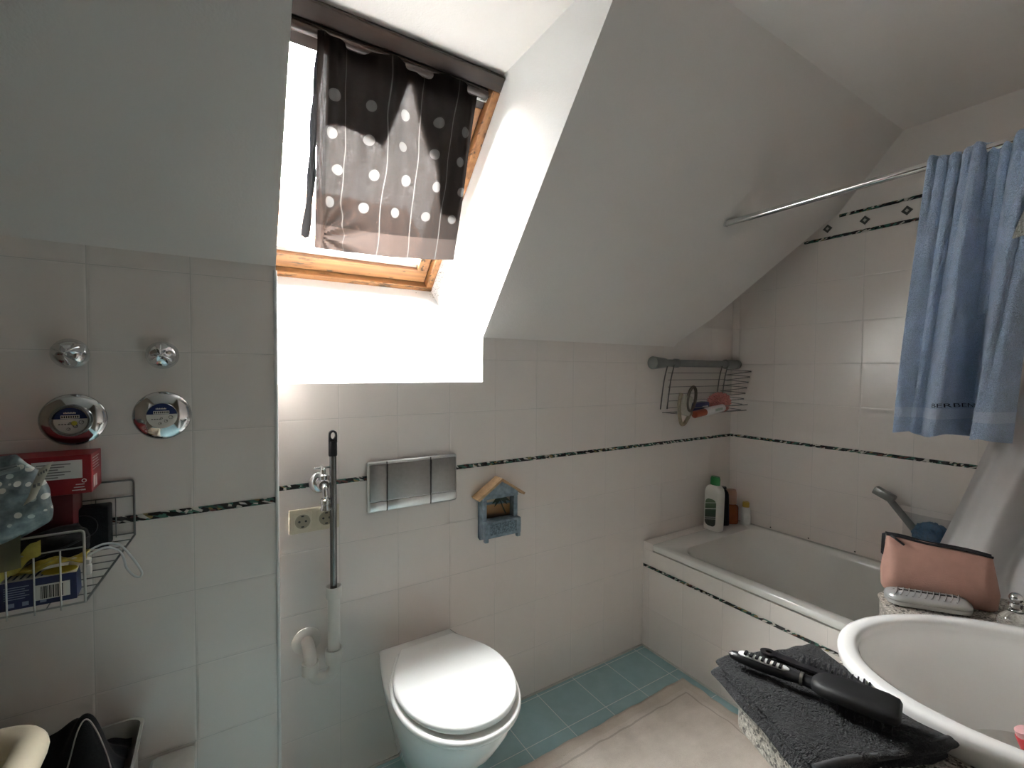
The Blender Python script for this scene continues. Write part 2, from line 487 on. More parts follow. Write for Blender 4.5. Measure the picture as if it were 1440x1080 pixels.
# walls behind and beside the photographer
b = BM(); box2(b, (-.45, YV, 0), (Xr+.1, YV-.1, ZC)); struct('wall_washbasin', b, tile_mat('wall_tile_rear', 0, 0.))
b = BM(); box2(b, (-.45, YV-.1, 0), (-.35, YB, ZC)); struct('wall_side', b, REARP)
R0y, R1y, R0z, R1z = -3.0, -1.95, .95, 2.2      # unseen window added behind the photographer to let in fill light
b = BM(); box2(b, (XB-.1, YB-.1, 0), (-.35, YB, ZC)); struct('wall_rear', b, REARP)
b = BM()
for q in (((YB, 0), (R0y, ZC)), ((R1y, 0), (.1, ZC)), ((R0y, 0), (R1y, R0z)), ((R0y, R1z), (R1y, ZC))): box2(b, (XB-.1, q[0][0], q[0][1]), (XB, q[1][0], q[1][1]))
struct('wall_far_left', b, REARP)
# flat ceiling, with the tongue that reaches out over the window recess
b = BM()
add_prism(b, [(XB-.1, YB-.1, ZC), (Xr+.1, YB-.1, ZC), (Xr+.1, yC, ZC), (XR0, yC, ZC), (XR0, WT_Y+.03, ZC), (XLW, WT_Y+.03, ZC), (XL, yC, ZC), (XB-.1, yC, ZC)], (0, 0, .1))
struct('ceiling', b, PLASTER)
# sloping ceilings each side of the recess
b = BM(); nrm = Vector((0, SL, 1)).normalized()*.06
add_prism(b, [(XB, YL, zS(YL)), (XL, YL, zS(YL)), (XL, yC, ZC), (XB, yC, ZC)], nrm); struct('ceiling_slope', b, PLASTER)
b = BM()
add_poly(b, [(XR0, 0, ZK)] + D + [(Xr, yC, ZC), (XR0, yC, ZC)])
for p, q in zip(D, D[1:]):
    add_poly(b, [p, q, (q[0], .0, q[2]), (p[0], .0, p[2])] if p[1] < -1e-6 else [p, q, (q[0], .0, q[2])])
add_poly(b, [(XR0+.09, .05, ZC+.12), (Xr+.1, .05, ZC+.12), (Xr+.1, .05, ZK), (XR0+.09, .05, ZK)])
bmesh.ops.remove_doubles(b, verts=b.verts, dist=1e-5)
o = struct('ceiling_slope', b, PLASTER)
# recess: sill, cheeks
WB = (.527, 1.776); WT = (-.161, ZC-.018)          # window plane, bottom and top (y, z)
b = BM(); add_poly(b, [(XLW-.02, 0, 1.35), (XR0, 0, 1.35), (XR0, WB[0]+.03, WB[1]+.0243), (XLW-.02, WB[0]+.03, WB[1]+.0243)]); struct('wall_recess_sill', b, REVEAL)
ck = [(0, 1.35), (0, ZK), (yC, ZC), (WT[0], ZC), (WT[0]+.12, ZC+.02), (WB[0]+.2, WB[1]+.05), (WB[0]+.1, WB[1]+.08)]
b = BM(); add_poly(b, [(XR0, y, z) for y, z in ck]); struct('wall_recess_right', b, REVEAL)
b = BM()
add_poly(b, [(XL, YL+.06, zS(YL)), (XL, yC, ZC), (XLW, WT[0], ZC+.02), (XLW, WB[0]+.1, WB[1]+.06)])
add_poly(b, [(XL, YL+.06, zS(YL)), (XLW, WB[0]+.1, WB[1]+.06), (XLW, WB[0]+.1, 1.3), (XL, YL+.06, 1.3)])
struct('wall_recess_left', b, REVEAL)
# white corner bead up the edge of the chase
b = BM(); add_tube(b, [(XL-.002, YL-.001, .002), (XL-.002, YL-.001, zS(YL)-.012)], .005, 10); struct('trim_1', b, WHITEP, smooth=True)
# decorative listello strips
def strip(n, a, c, mat):
    b = BM(); box2(b, a, c, .001, 1); struct('trim_%d' % n, b, mat)
e = .003
strip(2, (XL, 0, ZS0), (Xr, -e, ZS1), S_X)
strip(3, (XB, YL, ZS0), (XL-.004, YL-e, ZS1+.002), S_X)
strip(4, (Xr, 0, ZS0), (Xr-e, YV, ZS1), S_Y)
strip(5, (Xr, -.38, 2.046), (Xr-e, YV, 2.060), S_Y)
strip(6, (Xr, -.535, 2.141), (Xr-e, YV, 2.155), S_Y)
strip(7, (Xt, 0, .411), (Xt-e, YV, .424), S_Y)
# diamond inserts between the two upper strips
DIA = pm('diamond_insert', (.06, .06, .055), .3, 0, .3, 120); DIAL = pm('diamond_edge', (.45, .42, .37), .4)
for k in range(6):
    y = -.486 - .1545*k
    b = BM()
    for s, x0 in ((.021, Xr-.002),):
        add_prism(b, [(Xr, y-s, 2.1), (Xr, y, 2.1+s), (Xr, y+s, 2.1), (Xr, y, 2.1-s)], (-.002, 0, 0))
    o = struct('trim_8' if k == 0 else 'trim_8.%03d' % k, b, DIA)
    b = BM(); s = .008
    add_prism(b, [(Xr-.002, y-s, 2.1), (Xr-.002, y, 2.1+s), (Xr-.002, y+s, 2.1), (Xr-.002, y, 2.1-s)], (-.0012, 0, 0))
    obj('diamond_centre', b, DIAL, o)
# pale silicone joint where the floor meets the walls
b = BM(); add_tube(b, [(XL, -.002, .003), (Xt, -.002, .003)], .005, 6); struct('baseboard_back', b, pm('joint_sealant', (.5, .49, .46), .6))
b = BM(); add_tube(b, [(Xt-.002, 0, .003), (Xt-.002, YV, .003)], .005, 6); struct('baseboard_tub', b, bpy.data.materials['joint_sealant'])

# ------------------------------------------------------------------ roof window, its frame, sash, pane
UX = Vector((1, 0, 0)); WVv = Vector((0, WT[0]-WB[0], WT[1]-WB[1])); WL = WVv.length; WVv.normalize()
WN = UX.cross(WVv).normalized()
if WN.z < 0: WN = -WN
WO = Vector((XLW, WB[0], WB[1])); WW = XR0-XLW
def wpt(u, v, w=0.): return WO + UX*u + WVv*v + WN*w
def wbox(bm, u0, u1, v0, v1, w0, w1, bev=.004):
    R = Matrix((UX, WVv, WN)).transposed()
    add_box(bm, wpt((u0+u1)/2, (v0+v1)/2, (w0+w1)/2), (u1-u0, v1-v0, w1-w0), bev, R)
win = bpy.data.objects.new('window_1', None); col.objects.link(win); win.location = wpt(WW/2, 0, 0); win['kind'] = 'structure'
win['label'] = 'pine framed roof window in the deep white recess'
def wmem(name, mat, *a, bev=.004):
    b = BM(); wbox(b, *a, bev=bev); return obj(name, b, mat, win)
wmem('frame', WOOD, 0, WW, 0, .024, -.004, .10); wmem('frame', SHADEWOOD, 0, WW, WL-.05, WL, -.004, .10)
wmem('frame', WOODY, 0, .032, .024, WL-.05, -.004, .10); wmem('frame', WOODY, WW-.032, WW, .024, WL-.05, -.004, .10)
g0, g1 = .038, WW-.038
wmem('sash', WOOD, g0, g1, .032, .094, .022, .085); wmem('sash', SHADEWOOD, g0, g1, WL-.125, WL-.056, .015, .085)
wmem('sash', WOODY, g0, g0+.05, .094, WL-.125, .022, .085); wmem('sash', WOODY, g1-.05, g1, .094, WL-.125, .022, .085)
b = BM()
for q in ((.0, WW, .015, .05), (.0, WW, WL-.075, WL-.03), (.02, .06, .015, WL-.03), (WW-.06, WW-.02, .015, WL-.03)): wbox(b, *q, .080, .098, bev=0)
obj('rebate', b, pm('dark_gasket', (.012, .010, .009), .7), win)
wmem('glazing_bead', pm('pale_bead', (.55, .47, .42), .4), g0+.05, g1-.05, .094, .112, .045, .075, bev=.002)
b = BM(); wbox(b, g0+.045, g1-.045, .09, WL-.12, .060, .066, bev=0); obj('pane', b, pane_mat(), win)
b = BM(); add_tube(b, [wpt(.05, WL-.072, -.006), wpt(WW-.05, WL-.072, -.006)], .014, 14); sobj('ventilation_bar', b, SHADEWOOD, win)
b = BM(); wbox(b, WW-.092, WW-.036, WL-.098, WL-.080, .008, .0155, bev=.001); st = obj('sticker', b, WHITEP, win)
b = BM()
for k in range(5): wbox(b, WW-.062+k*.0042, WW-.0592+k*.0042, WL-.093, WL-.085, .0068, .0082, bev=0)
obj('sticker_print', b, BLACKP, st)

fill_win = bpy.data.objects.new('fill_window', None); col.objects.link(fill_win); fill_win.location = (XB, (R0y+R1y)/2, R0z); fill_win['kind'] = 'structure'  # added window out of view, its pane tint sets the fill light
for q in ((R0y, R0z, R0y+.05, R1z), (R1y-.05, R0z, R1y, R1z), (R0y, R0z, R1y, R0z+.05), (R0y, R1z-.05, R1y, R1z), ((R0y+R1y)/2-.03, R0z, (R0y+R1y)/2+.03, R1z)):
    b = BM(); box2(b, (XB-.07, q[0], q[1]), (XB-.01, q[2], q[3]), .003); obj('frame', b, WHITEP, fill_win)
m, nt, bs = _nt('fill_tint_pane'); g = G(nt); nt.nodes.remove(bs); tp_ = g.n('ShaderNodeBsdfTransparent'); g.l(g.ramp(g.noise(g.coord(), 3, 2), [(.3, (FILL,)*3), (.7, (FILL*1.03,)*3)]), tp_.inputs[0]); g.l(tp_.outputs[0], nt.nodes['Material Output'].inputs[0])
b = BM(); box2(b, (XB-.045, R0y+.04, R0z+.04), (XB-.040, R1y-.04, R1z-.04)); obj('pane', b, m, fill_win)

# pale tiled roof of the house opposite, seen past the curtain
NR = thing('neighbour_roof', (-1.5, 7.0, 2.2), 'orange tiled roof of the house across the street, seen past the window curtain', 'roof')
m, nt, bs = _nt('roof_tiles'); g = G(nt); X = g.xyz(g.coord())
sn = g.m('SINE', g.m('MULTIPLY', X[0], 26.)); fv = g.m('FRACT', g.m('MULTIPLY', X[2], 4.2))
g.l(g.mix(g.m('LESS_THAN', fv, .10), g.ramp(g.m('ADD', g.m('MULTIPLY', sn, .5), .5), [(0, (.36, .15, .08)), (.6, (.55, .27, .16))]), (.18, .08, .05)), bs.inputs['Base Color'])
bs.inputs['Roughness'].default_value = .8; g.l(g.bump(g.m('ADD', sn, fv), 1., .04), bs.inputs['Normal']); ROOFM = m
b = BM(); grid(b, lambda u, v: Vector((-6+9*u, 7+3.2*v + .0, 2.6+3.0*v + .02*math.sin(u*9*26))), 180, 2, uv=False); obj('tiled_slope', b, ROOFM, NR)
b = BM(); box2(b, (-6, 7.0, -3), (3, 7.2, 2.6)); obj('house_wall', b, plaster_mat('house_render', (.55, .53, .5)), NR)
b = BM(); box2(b, (-6.1, 6.85, 2.5), (3.1, 7.02, 2.62), .02); obj('gutter', b, STEEL, NR)

# ------------------------------------------------------------------ window curtain, sheer cloth hung over the top of the sash
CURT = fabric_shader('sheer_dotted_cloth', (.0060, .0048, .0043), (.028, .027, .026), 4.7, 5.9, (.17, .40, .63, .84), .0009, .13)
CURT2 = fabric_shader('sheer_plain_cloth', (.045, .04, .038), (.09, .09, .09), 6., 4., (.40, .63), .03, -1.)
cTL, cTR = Vector((-.898, -.126, 2.374)), Vector((-.366, -.140, 2.382))
cBL, cBR = Vector((-.868, .120, 1.812)), Vector((-.356, .092, 1.832))
def curt(u, v, off=0.):
    # the left edge is gathered into a few tight pleats
    g_ = .0 if u > .12 else (1-u/.12)
    uu = u + .02*math.sin(u*52)*g_
    top = cTL.lerp(cTR, uu); bot = cBL.lerp(cBR, uu)
    sag = .010*math.sin(PI*uu)*(1 - v)
    top = top - Vector((0, 0, .003*abs(math.sin(uu*PI*2.5))))
    p = bot.lerp(top, v)
    fold = .020*math.sin(uu*17 + 1.6*v + .8*math.sin(v*5))*(.35+.65*v) + .008*math.sin(uu*41 + 3*v)*v
    d0 = math.hypot((uu-.02)*.55, (v-.07)*.6)
    ang = math.atan2(v-.07, uu-.02+1e-6)
    fold += .012*math.sin(ang*11)*math.exp(-((d0-.10)/.09)**2) * (1 if u > .06 else u/.06)
    fold += .02*math.sin(uu*52)*g_
    p = p + Vector((0, -1, -.3))*fold
    p.z -= sag
    # belly where the cloth bulges under the peak
    p.y -= .035*math.exp(-(((uu-.52)/.22)**2 + ((v-.5)/.16)**2))
    p.y += off
    return p
b = BM(); grid(b, lambda u, v: curt(u, v), 120, 90)
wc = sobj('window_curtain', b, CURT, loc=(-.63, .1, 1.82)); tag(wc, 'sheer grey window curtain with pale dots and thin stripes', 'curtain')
def vlow(u):
    base = .60 + .05*math.sin(u*9) - .36*(.5-.5*math.cos(PI*min(1, max(0, (u-.70)/.16))))
    d = abs(u-.55)/.155
    return base + (.95-base)*max(0, 1-d)**.9 if d < 1 else base
b = BM(); grid(b, lambda u, v: curt(.05+.93*u, vlow(.05+.93*u) + (1-vlow(.05+.93*u))*v, .016), 110, 40)
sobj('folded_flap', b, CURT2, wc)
def strand(u, v):
    a = 2*PI*u; c = Vector((-.897+.016*v+.004*math.sin(v*6), .128-.235*v, 1.846+.512*v))
    return c + Vector((math.cos(a)*(.013-.003*v+.002*math.sin(v*23)), math.sin(a)*.007, .002*math.sin(u*20)))
b = BM(); grid(b, strand, 18, 60)
sobj('gathered_edge', b, pm('curtain_hem', (.006, .0055, .006), .9, 0, .3), wc, auto=180)
# curtain rod is hidden: the cloth is clamped over the ventilation bar

# ------------------------------------------------------------------ bathtub
b = BM(); box2(b, (Xt, -.0, 0), (Xt+.045, YV, .499), 0); struct('wall_tub_apron', b, T_TUB)
b = BM(); box2(b, (Xt, 0, .499), (Xr, -.058, .537), .002); struct('wall_tub_ledge', b, T_BACK)
tub = thing('bathtub', (1.02, -.9, 0), 'white built-in bathtub behind the tiled apron', 'bathtub')
def rr3(x0, x1, y0, y1, r, z, n=8):
    return [Vector(((x0+x1)/2+px, (y0+y1)/2+py, z)) for px, py in rrect(x1-x0, y1-y0, r, n)]
x0, x1, y0, y1 = Xt-.012, Xr-.002, -.062, YV+.005
ox = [rr3(x0+.03, x1-.002, y1+.003, y0-.01, .012, .510), rr3(x0+.003, x1, y1, y0, .012, .510), rr3(x0, x1, y1, y0, .012, .513), rr3(x0, x1, y1, y0, .012, .534), rr3(x0+.0015, x1, y1, y0, .012, .5375), rr3(x0+.004, x1-.001, y1+.003, y0-.004, .012, .539)]
ix = [(.050, .045, .50, .08, .085, .539), (.058, .052, .51, .088, .09, .534), (.066, .058, .52, .10, .10, .515), (.085, .075, .56, .14, .12, .42), (.11, .10, .60, .22, .14, .28), (.14, .13, .64, .30, .14, .19), (.20, .19, .72, .38, .12, .165)]
for a, c_, d_, e_, r_, z_ in ix:
    ox.append(rr3(x0+a, x1-c_, y1+e_, y0-(.12 if z_ > .5 else e_ if z_ > .4 else .30), r_, z_))
b = BM(); V = rings(b, ox, cap=False); b.faces.new(V[-1])
sobj('tub_shell', b, TUBW, tub, auto=50)
b = BM(); add_lathe(b, [(.0, .165), (.028, .165), (.03, .168), (.02, .171), (0, .171)], (1.02, -1.35, 0), n=20); sobj('drain', b, CHROME, tub)

# ------------------------------------------------------------------ toilet
def dshape(cx, yb, yf, bhw, hw, z, ys=.5, pw=2.2, n=30, tilt=0.):
    """D outline from the back (yb) round the front tip (yf)"""
    R = []
    for k in range(n+1):
        t = k/n; s = 1-(1-t)**1.7 if False else t
        s = .5-.5*math.cos(PI*t) if t > .0 else 0
        y = yb + (yf-yb)*s
        if s < ys:
            q = s/ys; w = bhw + (hw-bhw)*math.sin(q*PI/2)
        else:
            q = (s-ys)/(1-ys); w = hw*max(0, 1-q**pw)**(1/pw)
        R.append((w, y))
    pts = [Vector((cx+w, y, z + tilt*y)) for w, y in R] + [Vector((cx-w, y, z + tilt*y)) for w, y in reversed(R[:-1])]
    return pts
TX = -.549
toi = thing('toilet', (TX, 0, 0), 'white wall-hung toilet with its lid closed', 'toilet')
lv = [(.070, .080, -.16, .055), (.085, .095, -.22, .075), (.092, .108, -.30, .12), (.103, .130, -.40, .20), (.120, .158, -.48, .29), (.134, .174, -.525, .36), (.138, .178, -.535, .395), (.136, .176, -.532, .404), (.128, .168, -.522, .408)]
b = BM(); rings(b, [dshape(TX, -.002, f_, a_, c_, z_) for a_, c_, f_, z_ in lv]); sobj('bowl', b, CERAMIC, toi, auto=60)
def slab(z0, z1, yb, yf, bhw, hw, rnd, dome=0., inner=None, cx=TX):
    rs = []
    def o_(i, z): return dshape(cx, yb-i*.6, yf+i, max(bhw-i*.8, .012), hw-i, z, .48, 2.1)
    steps = 5
    for k in range(steps+1):
        a = PI/2*k/steps; rs.append(o_(rnd*(1-math.sin(a)), z0+rnd*(1-math.cos(a))) if False else o_(rnd*(1-math.sin(a)), z0 + rnd - rnd*math.cos(a)))
    for k in range(steps+1):
        a = PI/2*k/steps; rs.append(o_(rnd*(1-math.cos(a)), z1 - rnd + rnd*math.sin(a)))
    for i in (.02, .045, .075, .10):
        rs.append(o_(rnd+i, z1 + dome*(i/.10)))
    return rs
b = BM(); rings(b, slab(.411, .434, -.098, -.562, .112, .187, .011)); sobj('seat', b, SEATW, toi, auto=60)
b = BM(); rings(b, slab(.438, .461, -.110, -.543, .098, .178, .0105, .002)); sobj('lid', b, SEATW, toi, auto=60)
for s in (-1, 1):
    b = BM(); add_tube(b, [(TX+s*.075-.02, -.088, .420), (TX+s*.075+.02, -.088, .420)], .011, 14); sobj('hinge', b, SEATW, toi)

# ------------------------------------------------------------------ flush plate
fp = thing('flush_plate', (-.558, 0, .905), 'brushed steel flush plate with three buttons above the toilet', 'flush plate')
b = BM(); box2(b, (-.728, -.001, .905), (-.396, -.020, 1.081), .008, 3); sobj('frame', b, STEEL_L, fp)
xs = [(-.722, -.664), (-.661, -.503), (-.500, -.402)]
for n_, (a_, c_) in enumerate(xs):
    b = BM(); box2(b, (a_, -.012, .944), (c_, -.024, 1.071), .003, 2); sobj('button', b, STEEL, fp)
    b = BM(); box2(b, (a_, -.012, .911), (c_, -.0235, .942), .002, 2); sobj('lower_strip', b, STEEL_L, fp)
for x_ in (-.6625, -.5015):
    b = BM(); box2(b, (x_-.0015, -.018, .908), (x_+.0015, -.0215, 1.078)); obj('seam', b, BLACKP, fp)

# ------------------------------------------------------------------ double socket
so = thing('double_socket', (-.89, 0, .875), 'aged beige double wall socket below the chrome tap', 'socket')
b = BM(); box2(b, (-.969, -.001, .874), (-.818, -.010, .952), .004, 3); sobj('cover_frame', b, SOCKET, so)
for cx in (-.930, -.859):
    b = BM(); box2(b, (cx-.0285, -.004, .913-.0285), (cx+.0285, -.0125, .913+.0285), .004, 3); ins = sobj('insert', b, SOCKET, so)
    b = BM(); add_lathe(b, [(.0225, 0), (.0225, .0015), (.0200, .0015), (.0192, .0003), (0, .0003)], (cx, -.0126, .913), (0, -1, 0), 28); sobj('recess', b, pm('socket_well', (.30, .265, .20), .4), ins)
    b = BM()
    for dx in (-.0095, .0095): add_lathe(b, [(0, 0), (.0035, 0), (.0035, .001), (0, .001)], (cx+dx, -.0128, .913), (0, -1, 0), 10)
    for dz in (-.017, .017): box2(b, (cx-.004, -.0125, .913+dz-.002), (cx+.004, -.0145, .913+dz+.002))
    obj('contact_holes', b, DARKGAP, ins)

# ------------------------------------------------------------------ tap, pole, standpipe
tp = thing('wall_tap', (-.876, 0, .965), 'small chrome wall tap with cross handle above the double socket', 'tap')
b = BM(); add_lathe(b, [(.0, 0), (.034, 0), (.034, .004), (.026, .012), (.016, .014), (0, .014)], (-.876, -.001, 1.030), (0, -1, 0), 28); sobj('rosette', b, CHROME, tp)
b = BM(); add_lathe(b, [(.012, 0), (.012, .02), (.017, .025), (.019, .04), (.019, .052), (.015, .062), (0, .062)], (-.876, -.012, 1.034), (0, -1, 0), 20); add_lathe(b, [(.013, 0), (.013, .018), (.009, .022), (.009, .036), (0, .036)], (-.876, -.056, 1.045), n=16); sobj('body', b, CHROME, tp)
b = BM(); add_tube(b, [(-.899, -.056, 1.087), (-.853, -.056, 1.087)], [.0035, .0035]); add_tube(b, [(-.876, -.033, 1.087), (-.876, -.079, 1.087)], .0035); add_lathe(b, [(.006, 0), (.008, .006), (.007, .012), (0, .016)], (-.876, -.056, 1.078), n=14)
for q in ((-.899, -.056), (-.853, -.056), (-.876, -.033), (-.876, -.079)): bmesh.ops.create_icosphere(b, subdivisions=2, radius=.0048, matrix=Matrix.Translation((q[0], q[1], 1.087)))
sobj('cross_handle', b, CHROME, tp)
b = BM(); add_tube(b, smooth_path([(-.876, -.06, 1.036), (-.876, -.085, 1.030), (-.876, -.092, 1.012), (-.876, -.092, .998)]), .009, 14); sobj('spout', b, CHROME, tp)
b = BM(); add_lathe(b, [(0, 0), (.012, 0), (.012, -.002), (.015, -.004), (.0155, -.016), (.013, -.018), (.013, -.026), (.016, -.03), (.016, -.036), (0, -.036)], (-.876, -.092, .999), n=24); sobj('hose_union', b, CHROME, tp)

PX, PY = -.850, -.075
po = thing('broom_handle', (PX, PY, .47), 'steel broom handle with black grip standing in the white pipe', 'broom handle')
b = BM(); add_lathe(b, [(0, .47), (.0105, .47), (.0105, 1.14), (0, 1.14)], (PX, PY, 0), n=18); sobj('shaft', b, pm('grey_enamel_tube', (.20, .205, .205), .22, .9), po)
b = BM()
add_lathe(b, [(0, 1.125), (.0125, 1.125), (.0132, 1.13), (.0128, 1.165), (.0118, 1.172), (0, 1.172)], (PX, PY, 0), n=18)
# flattened eye at the top
ey = [(PX-.012, PY, 1.168)] + [(PX-.012*math.cos(t*PI/10), PY, 1.193+.012*math.sin(t*PI/10)) for t in range(11)] + [(PX+.012, PY, 1.168)]
hole = [(PX+.0068*math.cos(t*PI/12), 1.189+.0105*math.sin(t*PI/12)) for t in range(24)]
outer = []
for hx, hz in hole:
    a = math.atan2(hz-1.189, hx-PX); r = .0122
    ox_ = max(-.0122, min(.0122, math.cos(a)*.03)); oz_ = math.sin(a)*.03
    if oz_ > .004: ox_, oz_ = math.cos(a)*.0122, .004+math.sin(a)*.0122
    else: oz_ = max(-.022, oz_)
    outer.append((PX+ox_, 1.189+oz_))
F_ = [[Vector((x_, PY-.006, z_)) for x_, z_ in q] for q in (hole, outer)]; B_ = [[v+Vector((0, .012, 0)) for v in q] for q in F_]
V = rings(b, [F_[0], F_[1], B_[1], B_[0]], cap=False)
for k in range(24):
    j = (k+1) % 24; b.faces.new((V[3][k], V[3][j], V[0][j], V[0][k]))
sobj('grip', b, BLACKP, po)

sp = thing('standpipe', (PX, PY, .43), 'white plastic waste pipe with trap on the tiles left of the toilet', 'pipe')
b = BM(); add_lathe(b, [(.0185, .49), (.0185, .672), (.0235, .678), (.0240, .706), (.0235, .712), (.0205, .712), (.0170, .70), (.0165, .49)], (PX, PY, 0), n=28, cap=False); sobj('upright_tube', b, PVC, sp)
b = BM(); add_lathe(b, [(.0165, .469), (.026, .469), (.0265, .505), (.0255, .512), (.021, .512), (.021, .50)], (PX, PY, 0), n=28, cap=False); sobj('collar', b, PVC, sp)
b = BM(); add_tube(b, smooth_path([(PX, PY, .475), (PX-.002, PY, .445), (PX-.016, PY, .428), (PX-.034, PY+.004, .425), (PX-.052, PY+.008, .432), (PX-.066, PY+.012, .450), (PX-.068, PY+.012, .47)], 5), .0185, 18); sobj('trap_bend', b, PVC, sp)
ex_, ey_ = PX-.068, PY+.012
b = BM(); add_lathe(b, [(.018, .447), (.0245, .447), (.025, .475), (.024, .482), (.019, .482), (.019, .47)], (ex_, ey_, 0), n=28, cap=False); sobj('collar', b, PVC, sp)
b = BM(); add_tube(b, smooth_path([(ex_, ey_, .46), (ex_, ey_, .49), (ex_-.001, ey_+.004, .508), (ex_-.002, ey_+.022, .520), (ex_-.002, -.022, .522), (ex_-.002, -.002, .522)], 6), .0185, 18); sobj('wall_elbow', b, PVC, sp)
b = BM(); add_lathe(b, [(0, 0), (.043, 0), (.043, .003), (.030, .010), (.019, .012), (0, .012)], (ex_-.002, -.001, .520), (0, -1, 0), 32); sobj('wall_flange', b, PVC, sp)

# ------------------------------------------------------------------ little wooden house shelf
hs = thing('wall_shelf', (-.21, 0, .73), 'little blue house-shaped wooden wall shelf with a palm beach picture', 'wall shelf')
BLUEW = pm('blue_limewashed_wood', (.20, .26, .31), .7, 0, .25, 60, .3, 150)
BLUED = pm('crackled_blue_wood', (.13, .18, .22), .7, 0, .55, 160, .5, 200)
ROOFW = pm('raw_wood_board', (.42, .27, .15), .7, 0, .2, 40)
xa, xb = -.296, -.136
b = BM(); add_prism(b, [(xa, -.001, .735), (xb, -.001, .735), (xb, -.001, .915), ((xa+xb)/2, -.001, .962), (xa, -.001, .915)], (0, -.006, 0)); obj('back_board', b, BLUEW, hs)
for q in (xa, xb-.018):
    b = BM(); box2(b, (q, -.006, .80), (q+.018, -.042, .905), .002); obj('post', b, BLUEW, hs)
b = BM(); add_prism(b, [(xa, -.010, .893), (xb, -.010, .893), (xb, -.010, .915), ((xa+xb)/2, -.010, .958), (xa, -.010, .915)], (0, -.034, 0)); obj('gable', b, BLUEW, hs)
b = BM(); add_prism(b, [(xa-.028, 0, .902), ((xa+xb)/2, 0, .972), ((xa+xb)/2, 0, .962), (xa-.022, 0, .894)], (0, -.056, 0)); obj('roof_board', b, ROOFW, hs)
b = BM(); add_prism(b, [(xb+.028, 0, .902), ((xa+xb)/2, 0, .972), ((xa+xb)/2, 0, .962), (xb+.022, 0, .894)], (0, -.056, 0)); obj('roof_board', b, ROOFW, hs)
b = BM(); box2(b, (xa, -.006, .745), (xb+.004, -.062, .808), .003); bx = obj('ledge_box', b, BLUEW, hs)
b = BM(); box2(b, (xa+.022, -.060, .758), (xb-.018, -.0645, .800), .001); obj('front_panel', b, BLUED, bx)
for q in (xa, xb-.014):
    for yy in (-.006, -.046):
        b = BM(); box2(b, (q, yy, .731), (q+.016, yy-.016, .748), .002); obj('foot', b, BLUEW, bx)
m, nt, bs = _nt('beach_picture'); g = G(nt); co = g.coord(); X = g.xyz(co)
zz = g.m('ADD', X[2], g.m('MULTIPLY', g.noise(co, 30, 2), .008)); hz = g.m('ADD', zz, g.m('MULTIPLY', X[0], .08))
c_ = g.ramp(g.m('MULTIPLY', g.m('SUBTRACT', hz, .09), 10.), [(0, (.10, .06, .03)), (.12, (.28, .14, .05)), (.40, (.42, .22, .08)), (.46, (.09, .16, .20)), (.52, (.10, .17, .23)), (.56, (.42, .33, .24)), (.9, (.34, .35, .33))])
g.l(c_, bs.inputs['Base Color']); bs.inputs['Roughness'].default_value = .5
b = BM(); box2(b, (xa+.014, -.006, .800), (xb-.014, -.010, .900)); pc = obj('picture', b, m, hs)
b = BM(); cxp, czp = -.202, .876
add_tube(b, smooth_path([(-.176, -.014, .818), (-.190, -.015, .846), (cxp, -.016, czp)], 5), [.0028]*5+[.0022]*5+[.0018], 8)
for k in range(9):
    a = -PI*.15 + PI*1.3*k/8; L_ = .034+.008*(k % 2)
    p0 = Vector((cxp, -.016, czp)); d = Vector((math.cos(a), -.12, math.sin(a)*.8)); tip = p0 + d*L_ - Vector((0, 0, .010))
    mid = p0 + d*L_*.55 + Vector((0, 0, .003)); pr = d.cross(Vector((0, 1, 0))).normalized()*.0075
    add_prism(b, [p0, mid+pr, tip, mid-pr], (0, -.0016, 0))
obj('palm_tree', b, pm('dark_palm_green', (.008, .022, .012), .6, 0, .3), pc)

# ------------------------------------------------------------------ stop valves and water meters on the chase
def valve(cx, cz, rot, r, label):
    t = thing('stop_valve', (cx, YL, cz), label, 'valve', 'chrome stop valves on the dark tiles')
    b = BM(); add_lathe(b, [(0, 0), (r, 0), (r, .005), (r-.003, .010), (r*.72, .020), (r*.4, .026), (0, .027)], (cx, YL-.0005, cz), (0, -1, 0), 36); sobj('rosette', b, CHROME, t, auto=30)
    b = BM()
    def hh(u, v):
        a = rot + 2*PI*u; rr = v
        ridge = abs(math.cos(1.5*2*PI*u))**3.2
        dome = .047*(1-.55*rr**1.6); dip = .030 - .026*min(1, rr*1.25)**.8
        h = dip + (dome-dip)*(ridge if rr > .05 else ridge + (1-ridge)*(1-rr/.05))
        if rr > .93: h *= max(0, (1-rr)/.07)**.5
        R_ = r*(.90*(.80+.20*ridge))
        return Vector((cx+math.cos(a)*R_*rr, YL-.012-h, cz+math.sin(a)*R_*rr))
    grid(b, hh, 96, 20, uv=False); bmesh.ops.remove_doubles(b, verts=b.verts, dist=1e-5); sobj('three_arm_handle', b, CHROME, t)
valve(-1.437, 1.429, 2.75, .0345, 'chrome three-armed stop valve above the water meter nearest the red boxes')
valve(-1.2665, 1.429, PI/2, .0345, 'chrome three-armed stop valve with one arm pointing straight up')
m, nt, bs = _nt('meter_dial'); g = G(nt); X = g.xyz(g.coord())
g.l(g.mix(g.m('GREATER_THAN', X[2], .004), (.62, .60, .57), (.02, .035, .12)), bs.inputs['Base Color']); bs.inputs['Roughness'].default_value = .25; DIALM = m
